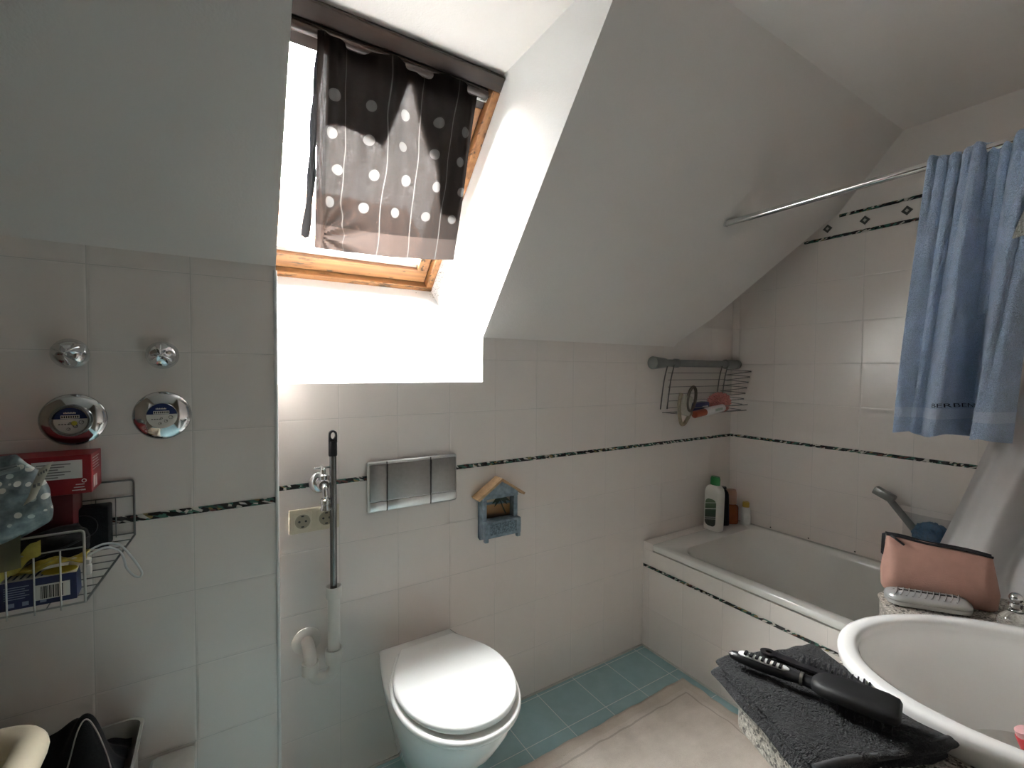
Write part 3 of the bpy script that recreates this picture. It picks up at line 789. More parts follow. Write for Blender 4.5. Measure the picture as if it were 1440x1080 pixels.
def meter(cx, cz, deep, label, yellow):
    t = thing('water_meter', (cx, YL, cz), label, 'water meter', 'round chrome water meters on the dark tiles')
    R_ = .0605; ri = .036 if deep else .031
    b = BM(); add_lathe(b, [(ri, .016), (ri+.001, .013), (R_*.82, .009), (R_-.002, .004), (R_, .001), (R_, 0), (ri, 0)], (cx, YL-.0005, cz), (0, -1, 0), 48, cap=False); sobj('cover_plate', b, CHROME, t, auto=30)
    h0 = .016
    if deep:
        b = BM(); add_lathe(b, [(ri, .0), (ri, .030), (ri-.002, .034), (ri-.0055, .034), (ri-.0065, .022), (ri-.0065, 0)], (cx, YL-.001, cz), (0, -1, 0), 40, cap=False); sobj('collar', b, pm('dull_chrome', (.30, .32, .33), .25, 1.), t); ri -= .0065; h0 = .024
    b = BM(); add_lathe(b, [(ri, 0), (ri, h0), (0, h0+.0005)], (cx, YL-.001, cz), (0, -1, 0), 40)
    d_ = sobj('dial', b, DIALM, t); yf = YL-.001-h0-.0012
    b = BM(); box2(b, (cx-.017, yf, cz+.005), (cx+.015, yf-.0005, cz+.0125)); rg = obj('register', b, PAPER, d_)
    b = BM()
    for k in range(8): box2(b, (cx-.0155+k*.0038, yf-.0005, cz+.0063), (cx-.0131+k*.0038, yf-.0008, cz+.0113))
    obj('register_digits', b, BLACKP, d_)
    b = BM()
    for k in range(9): box2(b, (cx-.012+k*.0024, yf, cz+.016), (cx-.0104+k*.0024, yf-.0004, cz+.019+.001*(k % 2)))
    obj('maker_lettering', b, PAPER, d_)
    b = BM()
    for dx, dz, r in ((.018, -.004, .0042), (.008, -.013, .0034), (-.004, -.019, .003), (-.001, -.006, .0022)):
        add_tube(b, [(cx+dx+r*math.cos(2*PI*k/14), yf-.0003, cz+dz+r*math.sin(2*PI*k/14)) for k in range(14)], .0005, 5, closed=True)
        add_tube(b, [(cx+dx, yf-.0004, cz+dz), (cx+dx+r*.8, yf-.0004, cz+dz+r*.4)], .0006, 5)
    for k in range(4): box2(b, (cx-.021+k*.005, yf, cz-.009), (cx-.0175+k*.005, yf-.0004, cz-.007))
    obj('small_pointers', b, BLACKP, d_)
    if yellow:
        b = BM(); add_lathe(b, [(0, 0), (.0045, 0), (.0055, .001), (0, .0012)], (cx+.006, yf, cz-.006), (0, -1, 0), 9); obj('yellow_pointer', b, pm('yellow_mark', (.55, .5, .05), .5), d_)
meter(-1.434, 1.275, True, 'deep-collared chrome water meter with a yellow mark, just above the red boxes', True)
meter(-1.2685, 1.2775, False, 'flat chrome water meter to the side of the red boxes, nearest the window wall', False)

# ------------------------------------------------------------------ wire basket on the chase and what is in it
WX0, WX1, WY0, WY1, WZ = -1.86, -1.327, YL-.0045, -.335, .985   # basket floor
FZ0, FZ1 = .918, 1.066
wb = thing('wire_basket', (-1.6, YL, WZ), 'grey wire basket hung on the dark tiles below the water meters', 'basket')
FX1 = -1.382
b = BM()
r = .0023
add_tube(b, fillet([(WX0, WY0, 1.122), (WX1, WY0, 1.122), (WX1, WY0, .985)]), r, 8)
add_tube(b, [(WX0, WY0, 1.082), (WX1, WY0, 1.082)], .0016, 8); add_tube(b, [(WX0, WY0, .99), (WX1, WY0, .99)], .0016, 8)
for k in range(14):
    x = WX1-.035-.036*k; add_tube(b, [(x, WY0, 1.082), (x, WY0, .985)], .0012, 6)
sobj('back_grid', b, WIRE, wb)
b = BM()
add_tube(b, fillet([(WX0, WY1, FZ1-.006), (FX1, WY1, FZ1), (FX1, WY1, FZ0)]), .0024, 10)
add_tube(b, [(WX0, WY1, FZ1-.040), (FX1, WY1, FZ1-.034)], .0016, 8); add_tube(b, [(WX0, WY1, FZ0), (FX1, WY1, FZ0)], .002, 8)
for k in range(12):
    x = FX1-.036-.038*k; add_tube(b, [(x, WY1, FZ1-.036), (x, WY1, FZ0-.008)], .0016, 6)
sobj('front_grid', b, pm('bright_wire', (.42, .42, .41), .3, .9), wb)
b = BM()
add_tube(b, [(WX1, WY0, WZ), (FX1, WY1, FZ0)], .0024, 8)
for k in range(8):
    t = .08+.115*k; y = WY0+(WY1-WY0)*t; z = WZ+(FZ0-WZ)*t; xe = WX1+(FX1-WX1)*t
    add_tube(b, [(WX0, y, z), (xe, y, z)], .0012, 6)
for k in range(6): x = -1.41-.075*k; add_tube(b, [(x, WY0, WZ), (x-.03, WY1, FZ0)], .0012, 6)
sobj('floor_grid', b, WIRE, wb)
def bz(y): return WZ + (FZ0-WZ)*(y-WY0)/(WY1-WY0) + .004

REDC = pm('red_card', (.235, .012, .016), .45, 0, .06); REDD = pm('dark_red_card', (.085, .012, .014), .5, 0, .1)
def rbox(name, mat, x0, x1, y0, y1, z0, z1, label, cat, yaw=0., bev=.0015, group=None):
    t = thing(name, ((x0+x1)/2, (y0+y1)/2, z0), label, cat, group)
    b = BM(); box2(b, (x0, y0, z0), (x1, y1, z1), bev); obj('carton', b, mat, t); return t
rb = rbox('red_box', REDC, -1.72, -1.382, -.258, -.165, 1.126, 1.209, 'red cardboard box with white printed panel, topmost in the wire basket', 'box', group='red boxes in the wire basket')
b = BM(); box2(b, (-1.475, -.2585, 1.1600), (-1.397, -.2592, 1.1990), .0); pp = obj('printed_panel', b, PAPER, rb)
b = BM()
for k in range(6): box2(b, (-1.468, -.2592, 1.1930-.0055*k), (-1.415-.01*(k % 3), -.2596, 1.1908-.0055*k))
obj('print', b, pm('grey_print', (.16, .15, .15), .6), pp)
b = BM(); add_tube(b, [(-1.3945+.0034*math.cos(2*PI*k/16), -.2588, 1.1535+.0034*math.sin(2*PI*k/16)) for k in range(16)], .0009, 5, closed=True)
for k in range(3): box2(b, (-1.408-.003*k, -.2583, 1.1470-.006*k), (-1.394, -.2588, 1.1453-.006*k))
box2(b, (-1.400, -.2583, 1.1325), (-1.3925, -.2588, 1.1355))
obj('logo', b, PAPER, rb)
b = BM()
for k in range(5): box2(b, (-1.382, -.25, 1.2000-.0062*k), (-1.3814, -.19-.008*(k % 2), 1.1985-.0062*k))
for q in (-.246, -.226): box2(b, (-1.382, q, 1.1340), (-1.3813, q+.014, 1.1600))
obj('end_print', b, PAPER, rb)
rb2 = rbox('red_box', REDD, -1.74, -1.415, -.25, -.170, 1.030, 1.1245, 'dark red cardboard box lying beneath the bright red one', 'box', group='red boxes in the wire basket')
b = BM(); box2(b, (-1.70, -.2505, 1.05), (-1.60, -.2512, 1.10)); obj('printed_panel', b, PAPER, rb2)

# dotted pouch: a puffy zipped bag
def puff(cx, cy, cz, L, H, T, nu=36, nv=24, tilt=0., lean=0.):
    """soft bag: front and back sheets meeting at the edges"""
    def f(side):
        def fn(u, v):
            a = 2*u-1; c = 2*v-1
            k = (max(0, 1-abs(a)**2.4)**.5)*(max(0, 1-abs(c)**2.4)**.55)
            x = a*L/2*(1-.16*c*c); z = c*H/2*(1-.16*a*a)
            y = side*T/2*k + .004*math.sin(a*7+c*5) + .003*math.sin(c*11-a*3)
            X_ = x*math.cos(tilt) - z*math.sin(tilt); Z_ = x*math.sin(tilt) + z*math.cos(tilt)
            return Vector((cx+X_, cy+y+Z_*lean, cz+Z_))
        return fn
    return f
m, nt, bs = _nt('dotted_cloth'); g = G(nt); co = g.coord(); X = g.xyz(co)
vd = g.voro(g.comb(g.m('MULTIPLY', X[0], 1.), 0., X[2]), 62); vr = g.xyz(g.voro(g.comb(g.m('MULTIPLY', X[0], 1.), 0., X[2]), 62, out='Color'))
base = g.ramp(g.noise(co, 60, 4), [(.3, (.06, .085, .10)), (.55, (.13, .17, .185)), (.7, (.21, .25, .245))])
g.l(g.mix(g.m('MULTIPLY', g.m('LESS_THAN', vd, .34), g.m('GREATER_THAN', vr[0], .25)), base, g.ramp(vr[1], [(0, (.28, .33, .33)), (.7, (.52, .54, .50))])), bs.inputs['Base Color'])
bs.inputs['Roughness'].default_value = .4; bs.inputs['Coat Weight'].default_value = .3; g.l(g.bump(vd, .4, .004), bs.inputs['Normal']); DOTC = m
pu = thing('dotted_pouch', (-1.51, -.345, 1.07), 'grey-blue dotted zip pouch leaning on the red boxes', 'pouch')
F_ = puff(-1.548, -.332, 1.128, .240, .172, .058, tilt=.34)
b = BM(); grid(b, F_(-1), 36, 24); grid(b, F_(1), 36, 24); bmesh.ops.remove_doubles(b, verts=b.verts, dist=.0008); sobj('bag', b, DOTC, pu, auto=80)
b = BM(); add_tube(b, smooth_path([F_(-1)(u, .80) + Vector((0, -.003, .0)) for u in (.06, .25, .45, .65, .82, .95)], 5), .0042, 8); add_tube(b, smooth_path([F_(-1)(u, .845) + Vector((0, -.001, .0)) for u in (.06, .25, .45, .65, .82, .95)], 5), .002, 8); sobj('zipper', b, pm('pale_zip', (.20, .235, .235), .4), pu)
q0 = F_(-1)(.985, .50)
b = BM(); grid(b, lambda u, v: q0 + Vector((-.002+.020*u - .026*v, -.012-.006*math.sin(u*2.5), .034-.070*v+.014*u)), 8, 8); tg = sobj('price_tag', b, pm('cream_tag', (.50, .475, .40), .6), pu)
b = BM()
for k in range(4): add_box(b, q0+Vector((-.002+.0036*k, -.0182, .024+.0025*k)), (.0024, .0008, .005))
for k in range(2): add_box(b, q0+Vector((-.008+.006*k, -.0188, .003+.002*k)), (.004, .0008, .006))
obj('tag_print', b, pm('grey_ink', (.12, .12, .12), .6), tg)

# blue box with barcode, leaning in the front of the basket
bb = thing('blue_box', (-1.5, -.305, .93), 'dark blue cardboard box with a barcode in the front of the wire basket', 'box')
NAVY = pm('navy_card', (.012, .022, .085), .4, 0, .08)
B0, B1 = -1.70, -1.396
b = BM(); add_prism(b, [(B1, -.327, .926), (B1, -.290, .932), (B1, -.298, .986), (B1, -.327, .980)], (B0-B1, 0, 0)); obj('carton', b, NAVY, bb)
b = BM(); box2(b, (-1.458, -.3272, .936), (-1.406, -.3278, .966)); lb = obj('barcode_label', b, PAPER, bb)
b = BM(); rr_ = random.Random(3); x = -1.449
while x < -1.416:
    w_ = rr_.choice((.0008, .0012, .002)); box2(b, (x, -.3278, .938), (x+w_, -.3281, .963)); x += w_+rr_.choice((.0008, .0014))
obj('bars', b, BLACKP, lb)
b = BM(); add_prism(b, [(-1.396, -.3265, .9805), (-1.396, -.299, .9865), (-1.70, -.299, .9865), (-1.70, -.3265, .9805)], (0, 0, .0006)); top_ = obj('white_band', b, PAPER, bb)
b = BM()
for k in range(9):
    x = -1.53+.010*k; add_prism(b, [(x, -.322, .9825), (x+.0035, -.322, .9825), (x+.0075, -.304, .9865), (x+.004, -.304, .9865)], (0, 0, .0006))
obj('brand_lettering', b, NAVY, top_)
b = BM(); add_lathe(b, [(0, 0), (.027, 0), (.027, .0012), (0, .0012)], (-1.424, -.3125, .9845), (0, -.2, 1), 28, sy=.5); obj('yellow_flash', b, pm('yellow_ink', (.50, .40, .05), .5), bb)
b = BM()
for k in range(6): box2(b, (-1.50, -.3272, .970-.0045*k), (-1.465-.006*(k % 2), -.3276, .9685-.0045*k))
for q in (-1.495, -1.475, -1.450): box2(b, (q, -.3272, .931), (q+.009, -.3276, .936+.003))
obj('small_print', b, pm('pale_blue_ink', (.20, .24, .36), .5), bb)

# square black case with a ring on its face
bc = thing('black_case', (-1.40, -.2, .99), 'square black case with a round ridge on its face, in the wire basket', 'case')
b = BM(); box2(b, (-1.445, -.155, bz(-.155)), (-1.365, -.205, 1.078), .004, 2); sobj('body', b, BLACKF, bc)
b = BM(); add_tube(b, [(-1.410+.026*math.cos(2*PI*k/30), -.2055, 1.038+.026*math.sin(2*PI*k/30)) for k in range(30)], .0012, 6, closed=True); sobj('ring', b, BLACKP, bc)
# black dryer-like pouch in front of it, yellow cloth, clear bag
bp = thing('black_pouch', (-1.44, -.26, .98), 'slumped black cloth pouch between the dotted pouch and blue box', 'pouch')
F2 = puff(-1.450, -.262, 1.02, .13, .075, .05, tilt=.25)
b = BM(); grid(b, F2(-1), 24, 16); grid(b, F2(1), 24, 16); bmesh.ops.remove_doubles(b, verts=b.verts, dist=.0008); sobj('bag', b, pm('washed_black_cloth', (.018, .017, .018), .9, 0, .4, 90), bp, auto=80)
b = BM(); add_tube(b, smooth_path([(-1.49, -.30, .985), (-1.475, -.305, 1.005), (-1.44, -.30, 1.02), (-1.41, -.30, 1.03), (-1.385, -.285, 1.04)], 6), .0022, 6); sobj('cord', b, BLACKP, bp)
yc = thing('yellow_sachet', (-1.44, -.3, .99), 'crumpled yellow sachet on top of the blue box', 'sachet')
def crump(cx, cy, cz, L, W, amp, sd, slope=0.):
    rr = random.Random(sd); ph = [rr.uniform(0, 6.28) for _ in range(6)]
    def fn(u, v):
        x = (u-.5)*L; y = (v-.5)*W
        z = amp*(math.sin(u*9+ph[0]+3*v)+.6*math.sin(v*13+ph[1]-2*u)+.4*math.sin(u*21+v*17+ph[2])) + slope*x
        return Vector((cx+x+.15*amp*math.sin(v*9), cy+y, cz+z))
    return fn
b = BM(); grid(b, crump(-1.445, -.300, 1.000, .12, .05, .005, 4, .10), 24, 12); sobj('wrapper', b, pm('yellow_foil', (.36, .28, .05), .35, 0, .3, 60), yc)
ob = yc.children[0]; md = ob.modifiers.new('thick', 'SOLIDIFY'); md.thickness = .002
ys = tag(sobj('yellow_strip', (lambda b: (grid(b, lambda u, v: Vector((-1.505+.062*u, -.338+.006*math.sin(u*5), 1.01+.055*u-.030*v+.004*math.sin(u*11))), 12, 5), b)[1])(BM()), pm('yellow_band', (.33, .29, .06), .5, 0, .2, 60), loc=(-1.48, -.338, 1.0)), 'folded yellow plastic strip standing in the basket below the dotted pouch', 'strip')
cb = tag(sobj('clear_bag', (lambda b: (grid(b, lambda u, v: Vector((-1.60+.13*u, -.342-.006*math.sin(u*6+v*3), 1.075-.075*v+.012*u)), 16, 10), b)[1])(BM()), sheet_mat('green_film', (.17, .17, .10), .3, .25), loc=(-1.55, -.342, 1.0)), 'greenish film bag sticking out under the dotted pouch', 'bag')
# white plug and charging cable looped over the basket side
WC = pm('white_cable', (.50, .52, .53), .35)
cg = thing('charging_cable', (-1.37, -.27, .97), 'white charging cable with its loop hanging off the basket end', 'cable')
b = BM(); add_tube(b, smooth_path([(-1.400, -.285, .985), (-1.385, -.275, 1.004), (-1.362, -.262, 1.010), (-1.338, -.255, 1.000), (-1.318, -.25, .965), (-1.302, -.25, .930), (-1.305, -.25, .918), (-1.316, -.25, .924), (-1.328, -.252, .945), (-1.332, -.255, .968), (-1.340, -.258, .990), (-1.362, -.268, 1.003), (-1.39, -.28, .995)], 6), .0024, 8); sobj('cord', b, WC, cg)
b = BM(); add_box(b, (-1.398, -.29, .985), (.034, .022, .026), .006, Matrix.Rotation(.3, 3, 'Y')); add_box(b, (-1.385, -.298, .972), (.014, .014, .022), .003); sobj('plug', b, pm('white_charger', (.55, .54, .52), .35), cg)

# ------------------------------------------------------------------ floor-level things at the lower left
bn = thing('storage_bin', (-1.42, -.3, 0), 'white storage bin full of dark clothes against the dark tiles', 'bin')
b = BM()
def obx(x0, x1, y0, y1, z, r=.03): return rr3(x0, x1, y0, y1, r, z, 5)
rings_ = [obx(-1.545, -1.335, -.40, -.165, .001), obx(-1.55, -1.322, -.41, -.158, .47), obx(-1.555, -1.311, -.415, -.150, .535), obx(-1.549, -1.317, -.409, -.156, .535), obx(-1.545, -1.326, -.405, -.162, .47), obx(-1.53, -1.35, -.39, -.18, .02)]
V = rings(b, rings_, cap=False); b.faces.new(V[0]); b.faces.new(V[-1]); sobj('tub', b, pm('grey_white_bin', (.50, .49, .46), .4, 0, .03), bn)
gm = thing('garment', (-1.41, -.3, .5), 'black clothing with thin pale piping heaped in the white bin', 'clothes')
def heap(u, v):
    x = -1.535+.200*u; y = -.395+.225*v
    h = .500 + .035*math.sin(PI*u)*math.sin(PI*v)
    d = abs((x+1.392)+.25*(y+.29))
    h += .115*math.exp(-(d/.040)**2.6)*math.exp(-((y+.285)/.075)**2)
    h += .070*math.exp(-(((x+1.462)-.3*(y+.25))/.032)**2)*math.exp(-((y+.25)/.06)**2)
    h += .006*math.sin(x*90+y*40) + .005*math.sin(y*120-x*30)
    return Vector((x, y, h))
b = BM(); grid(b, heap, 48, 48); ob = sobj('cloth', b, BLACKF, gm)
PIPE = pm('pale_piping', (.34, .31, .29), .7)
def hp(x, y): 
    p = heap((x+1.535)/.200, (y+.395)/.225); p.z += .004; p.y -= .006; return p
b = BM(); add_tube(b, smooth_path([hp(*q) for q in ((-1.437, -.365), (-1.43, -.345), (-1.418, -.32), (-1.405, -.300), (-1.392, -.293), (-1.376, -.30), (-1.358, -.315), (-1.345, -.335), (-1.340, -.37))], 5), .0016, 6); add_tube(b, smooth_path([hp(*q) for q in ((-1.50, -.30), (-1.48, -.325), (-1.46, -.35), (-1.437, -.365))], 5), .0016, 6)
add_box(b, hp(-1.437, -.365), (.014, .004, .009), .001); sobj('piping', b, PIPE, gm)

wl = thing('white_lid_box', (-1.27, -.22, 0), 'white lidded box low in the corner beside the storage bin', 'box')
b = BM(); V = rings(b, [obx(-1.300, -1.213, -.30, -.15, .001, .012), obx(-1.300, -1.213, -.30, -.15, .392, .012)]); sobj('body', b, pm('white_lacquer', (.60, .595, .57), .35), wl)
b = BM(); V = rings(b, [obx(-1.304, -1.210, -.302, -.138, .392, .012), obx(-1.304, -1.210, -.302, -.138, .403, .014), obx(-1.297, -1.218, -.295, -.146, .410, .012)]); sobj('lid', b, pm('white_lid', (.62, .61, .58), .3), wl)

lb_ = thing('laundry_basket', (-1.545, -.70, 0), 'cream plastic laundry basket with thick rounded rim', 'basket')
b = BM()
cxb, cyb = -1.545, -.70
def ell(a_, c_, z): return [Vector((cxb+v.x, cyb+v.y, z)) for v in (Vector((p[0], p[1], 0)) for p in rrect(2*a_, 2*c_, .05, 8))]
V = rings(b, [ell(.10, .165, .001), ell(.128, .205, .745), ell(.121, .198, .745), ell(.095, .16, .02)], cap=False); b.faces.new(V[0]); b.faces.new(V[-1]); sobj('tub', b, CREAM, lb_)
b = BM(); add_tube(b, [v for v in ell(.130, .208, .765)], .0235, 16, closed=True); sobj('rim', b, CREAM, lb_)

# ------------------------------------------------------------------ corner shower caddy
CX0, CX1, CY, CZ = .654, 1.372, -.040, 1.437
GREYP = pm('grey_green_plastic', (.215, .225, .215), .4, 0, .05)
cd = thing('shower_caddy', (1.0, CY, 1.17), 'grey tension-bar shower caddy with hanging wire basket in the bath corner', 'shower caddy')
b = BM(); add_tube(b, [(CX0, CY, CZ), (CX0+.09, CY, CZ), (CX0+.10, CY, CZ), (CX0+.16, CY, CZ), (CX0+.165, CY, CZ), (CX0+.19, CY, CZ), (CX0+.195, CY, CZ), (CX1-.12, CY, CZ)], [.032, .024, .019, .019, .023, .023, .019, .019], 18); sobj('bar', b, GREYP, cd)
b = BM(); add_tube(b, [(CX1-.12, CY, CZ), (CX1-.118, CY, CZ), (CX1-.03, CY, CZ), (CX1-.028, CY, CZ), (CX1-.018, CY, CZ), (CX1-.016, CY, CZ), (CX1, CY, CZ)], [.019, .026, .026, .020, .020, .026, .026], 18); sobj('end_clamp', b, GREYP, cd)
b = BM(); r = .0032
zb = 1.185; yb_, yf_ = -.030, -.150; xl, xr = .765, 1.275
for q in (xl-.03, xl+.02, xr-.085, xr-.035):
    add_tube(b, smooth_path([(q+.01, CY-.018, CZ-.01), (q-.006, yb_-.02, CZ-.09), (q-.03, yb_-.02, zb+.02)], 4), r, 6)
for k in range(6): add_tube(b, [(xl+.02, yb_, CZ-.05-.036*k), (xr, yb_, CZ-.05-.036*k)], .0017, 6)
for k in range(8): add_tube(b, [(xl+.055*k, yb_, zb), (xl+.055*k, yf_, zb)], .0016, 6)
for q in (yb_, yf_): add_tube(b, [(xl-.02, q, zb), (xr+.01, q, zb)], .0025, 6)
add_tube(b, [(xl-.02, yf_, zb+.03), (xr+.02, yf_, zb+.03)], .0025, 6)
sobj('wire_basket', b, WIRE, cd)
b = BM()
for k in range(8):
    z = CZ-.03-.030*k; xx = xr+.060-.0135*k
    add_tube(b, smooth_path([(xx-.05, yb_, z), (xx-.01, (yb_+yf_)/2, z-.004), (xx+.002, yf_+.01, z-.010), (xx-.01, (yb_+yf_)/2+.02, z-.022), (xx-.05, yb_, z-.030)], 4), .0022, 6)
    bmesh.ops.create_icosphere(b, subdivisions=2, radius=.0045, matrix=Matrix.Translation((xx+.002, yf_+.01, z-.010)))
sobj('side_lattice', b, WIRE, cd)
BRN = pm('tan_webbing', (.20, .165, .115), .8, 0, .2, 90)
bk = thing('back_strap', (.76, -.16, 1.17), 'tan back-scrubbing strap with oval loop handle on the end of the shower caddy', 'strap')
b = BM(); add_tube(b, smooth_path([(x-.08, -.162, z) for x, z in ((.795, 1.29), (.783, 1.24), (.786, 1.19), (.800, 1.145), (.822, 1.142), (.85, 1.17), (.875, 1.20))], 5), .0085, 8); sobj('webbing', b, BRN, bk)
b = BM(); add_tube(b, [Vector((.788+.030*math.cos(2*PI*k/26)+.012*math.sin(2*PI*k/26), -.168, 1.262+.058*math.sin(2*PI*k/26))) for k in range(26)], .0072, 8, closed=True); sobj('loop_handle', b, pm('brown_loop', (.075, .06, .045), .6), bk)
b = BM(); add_box(b, (.755, -.158, 1.232), (.075, .022, .10), .008, Matrix.Rotation(.25, 3, 'Y')); sobj('pad', b, pm('cream_pad', (.42, .39, .33), .9, 0, .1, 120), bk)
bl = thing('soap_box', (.92, -.09, 1.19), 'small dark blue soap packet in the shower caddy', 'box')
b = BM(); add_box(b, (.925, -.105, 1.213), (.125, .05, .046), .005, Matrix.Rotation(-.06, 3, 'Y')); sobj('packet', b, pm('deep_blue_card', (.02, .022, .10), .4, 0, .1), bl)
b = BM(); add_box(b, (.95, -.1305, 1.216), (.045, .0015, .008), 0, Matrix.Rotation(-.06, 3, 'Y')); obj('stripe', b, PAPER, bl)
tb = thing('white_tube', (.92, -.15, 1.19), 'white tube with an orange-red end lying in the shower caddy', 'tube')
b = BM(); add_tube(b, [(.905, -.158, 1.192), (.92, -.158, 1.193), (1.055, -.158, 1.208), (1.06, -.158, 1.208)], [.016, .021, .019, .012], 18); sobj('body', b, WHITEP, tb)
b = BM(); add_tube(b, [(.82, -.158, 1.183), (.825, -.158, 1.183), (.905, -.158, 1.192)], [.012, .018, .018], 18); sobj('cap', b, pm('orange_red_plastic', (.28, .06, .025), .4), tb)
b = BM(); add_box(b, (.995, -.1785, 1.203), (.06, .002, .012), 0, Matrix.Rotation(-.1, 3, 'Y')); obj('label', b, pm('pale_green_label', (.40, .46, .40), .5), tb)
pf = thing('bath_puff', (1.11, -.09, 1.19), 'pink net bath puff in the shower caddy', 'bath puff')
b = BM(); bmesh.ops.create_icosphere(b, subdivisions=5, radius=.052, matrix=Matrix.Translation((1.115, -.098, 1.232)))
for v in b.verts:
    d = v.co-Vector((1.115, -.098, 1.232)); n_ = d.normalized(); k_ = 1+.16*math.sin(n_.x*17+n_.z*9)*math.sin(n_.y*15-n_.z*13)+.07*math.sin(n_.z*41+n_.x*29)
    v.co = Vector((1.115, -.098, 1.232))+Vector((n_.x*1.1, n_.y, n_.z*.9))*.052*k_
sobj('net', b, pm('pink_net', (.42, .16, .14), .9, 0, .3, 120), pf)
b = BM(); add_tube(b, smooth_path([(1.08, -.15, 1.23), (1.04, -.155, 1.205), (1.07, -.16, 1.19), (1.12, -.15, 1.20)], 6), .0025, 6); obj('cord', b, pm('pink_cord', (.40, .13, .12), .8), pf)

# ------------------------------------------------------------------ bottles on the tub corner
def bottle(name, c, label, w, d, h, mat, capm, cap_h, cap_w, yaw, lean=0., rr=.35, labelmat=None, neck=.0):
    x, y = c; z0 = .5385
    t = thing(name, (x, y, z0), label, 'bottle', 'bottles on the tub corner')
    R = Matrix.Rotation(yaw, 4, 'Z') @ Matrix.Rotation(lean, 4, 'Y')
    def T(bm_): bmesh.ops.transform(bm_, matrix=Matrix.Translation((x, y, z0)) @ R, verts=bm_.verts)
    b = BM(); rs = []
    for s, z in ((.90, .0), (.97, .004), (1., .012), (1., h*.78), (.97, h*.86), (.86, h*.93), (.62, h*.98), (.45, h)):
        rs.append([Vector((px, py, z)) for px, py in rrect(w*s, d*(1 if s > .9 else .5+.5*s), min(w, d)*rr*s, 5)])
    rings(b, rs); T(b); sobj('body', b, mat, t)
    b = BM(); add_lathe(b, [(cap_w*.55, h-.004), (cap_w*.55, h+neck), (cap_w, h+neck+.001), (cap_w, h+neck+cap_h*.75), (cap_w*.86, h+neck+cap_h), (0, h+neck+cap_h)], n=24, sy=min(1, d/w+.15)); T(b); sobj('cap', b, capm, t)
    if labelmat:
        b = BM(); hh = h*.60; ww = w*.66
        pts = [Vector((px, -d/2-.0006, h*.40+py)) for px, py in rrect(ww, hh, ww*.35, 6)]
        add_prism(b, pts, (0, -.0006, 0)); T(b); obj('label', b, labelmat, t)
    return t
m, nt, bs = _nt('green_label'); g = G(nt); X = g.xyz(g.coord())
gc_ = g.ramp(g.m('MULTIPLY', X[2], 5.), [(.25, (.02, .03, .025)), (.55, (.02, .055, .03)), (.8, (.10, .16, .09))])
ln_ = None
for zc_, hw_ in ((.118, .0028), (.150, .0016), (.072, .0012), (.062, .0012)):
    q_ = g.m('LESS_THAN', g.m('ABSOLUTE', g.m('SUBTRACT', g.m('ADD', X[2], g.m('MULTIPLY', X[1], .25)), zc_)), hw_); ln_ = q_ if ln_ is None else g.m('MAXIMUM', ln_, q_)
g.l(g.mix(ln_, gc_, (.45, .47, .44)), bs.inputs['Base Color']); bs.inputs['Roughness'].default_value = .3; GLAB = m
bottle('shampoo_bottle', (1.105, -.085), 'large white bottle with green cap and dark green label on the tub corner', .100, .058, .245, pm('white_bottle', (.62, .61, .57), .3, 0, .02), pm('green_cap', (.015, .14, .035), .35), .046, .027, -1.62, .03, labelmat=GLAB)
bottle('shampoo_bottle', (1.222, -.068), 'slim near-black bottle standing behind the white green-capped bottle', .060, .045, .20, pm('black_bottle', (.006, .006, .012), .25), BLACKP, .015, .02, -.5, -.03)
bottle('lotion_bottle', (1.288, -.070), 'orange bottle with a tall pink cap on the tub corner', .080, .055, .110, pm('amber_bottle', (.26, .075, .02), .2, 0, .1, coat=.3), pm('pink_cap', (.40, .22, .16), .4), .080, .031, -.6, 0, .45)
bottle('lotion_bottle', (1.336, -.130), 'small white bottle with a yellow cap, at the tile wall end of the tub corner', .052, .04, .098, pm('small_white_bottle', (.55, .54, .53), .35), pm('yellow_cap', (.36, .24, .03), .4), .030, .018, -.7, 0, .45, labelmat=pm('white_label', (.60, .59, .58), .4))

# ------------------------------------------------------------------ curtain rod, towels, shower curtain
RX, RZ = .660, 2.018; RY1 = -1.755
rod = BM(); add_tube(rod, [(RX, -.412, RZ), (RX, RY1, RZ)], .0125, 16); add_tube(rod, [(RX, -.409, RZ+.003), (RX, -.419, RZ)], .0145, 16)
tag(sobj('curtain_rod', rod, CHROME, loc=(RX, -1., RZ)), 'chrome shower curtain rod running from the sloping ceiling above the tub', 'curtain rod')
def hang(yA, yB, yA2, yB2, zb, back, fold, thick=.006, nu=90, nv=60, rad=.022):
    """cloth over the rod: u across (along y), v from front hem over the rod to the back hem"""
    fl = RZ - zb
    def fn(u, v):
        s = v*(fl + back + PI*rad)
        if s < fl: z = zb + s; side = 1.; h = 1 - s/fl; x = RX - rad
        elif s < fl + PI*rad:
            a = (s-fl)/rad; z = RZ + rad*math.sin(a); x = RX - rad*math.cos(a); h = 0; side = math.cos(a)
        else: z = RZ - (s - fl - PI*rad); x = RX + rad; side = -1.; h = min(1, (RZ-z)/back)
        y = (yA+(yB-yA)*u)*(1-h) + (yA2+(yB2-yA2)*u)*h
        f = fold(u, h, side)
        return Vector((x - f, y + .006*math.sin(u*21+h*3)*h, z + .006*math.sin(u*17)*(1 if v in (0, 1) else 0) - .012*abs(math.sin(u*7.5))*(1-h)))
    return fn
def fold_blue(u, h, side):
    w = .25+.75*h
    f = .030*math.sin(u*15.5+.6+.5*h)*w + .014*math.sin(u*34+h*2)*w
    f -= .085*math.exp(-((u-.55-.03*h)/.095)**2)*w      # deep valley showing the inner side
    f += .030*math.exp(-((u-.24-.05*h)/.11)**2)*w + .036*math.exp(-((u-.80)/.09)**2)*w + .012*math.sin(u*60+h*5)*(1-h)*.6
    return f if side > 0 else f*.15
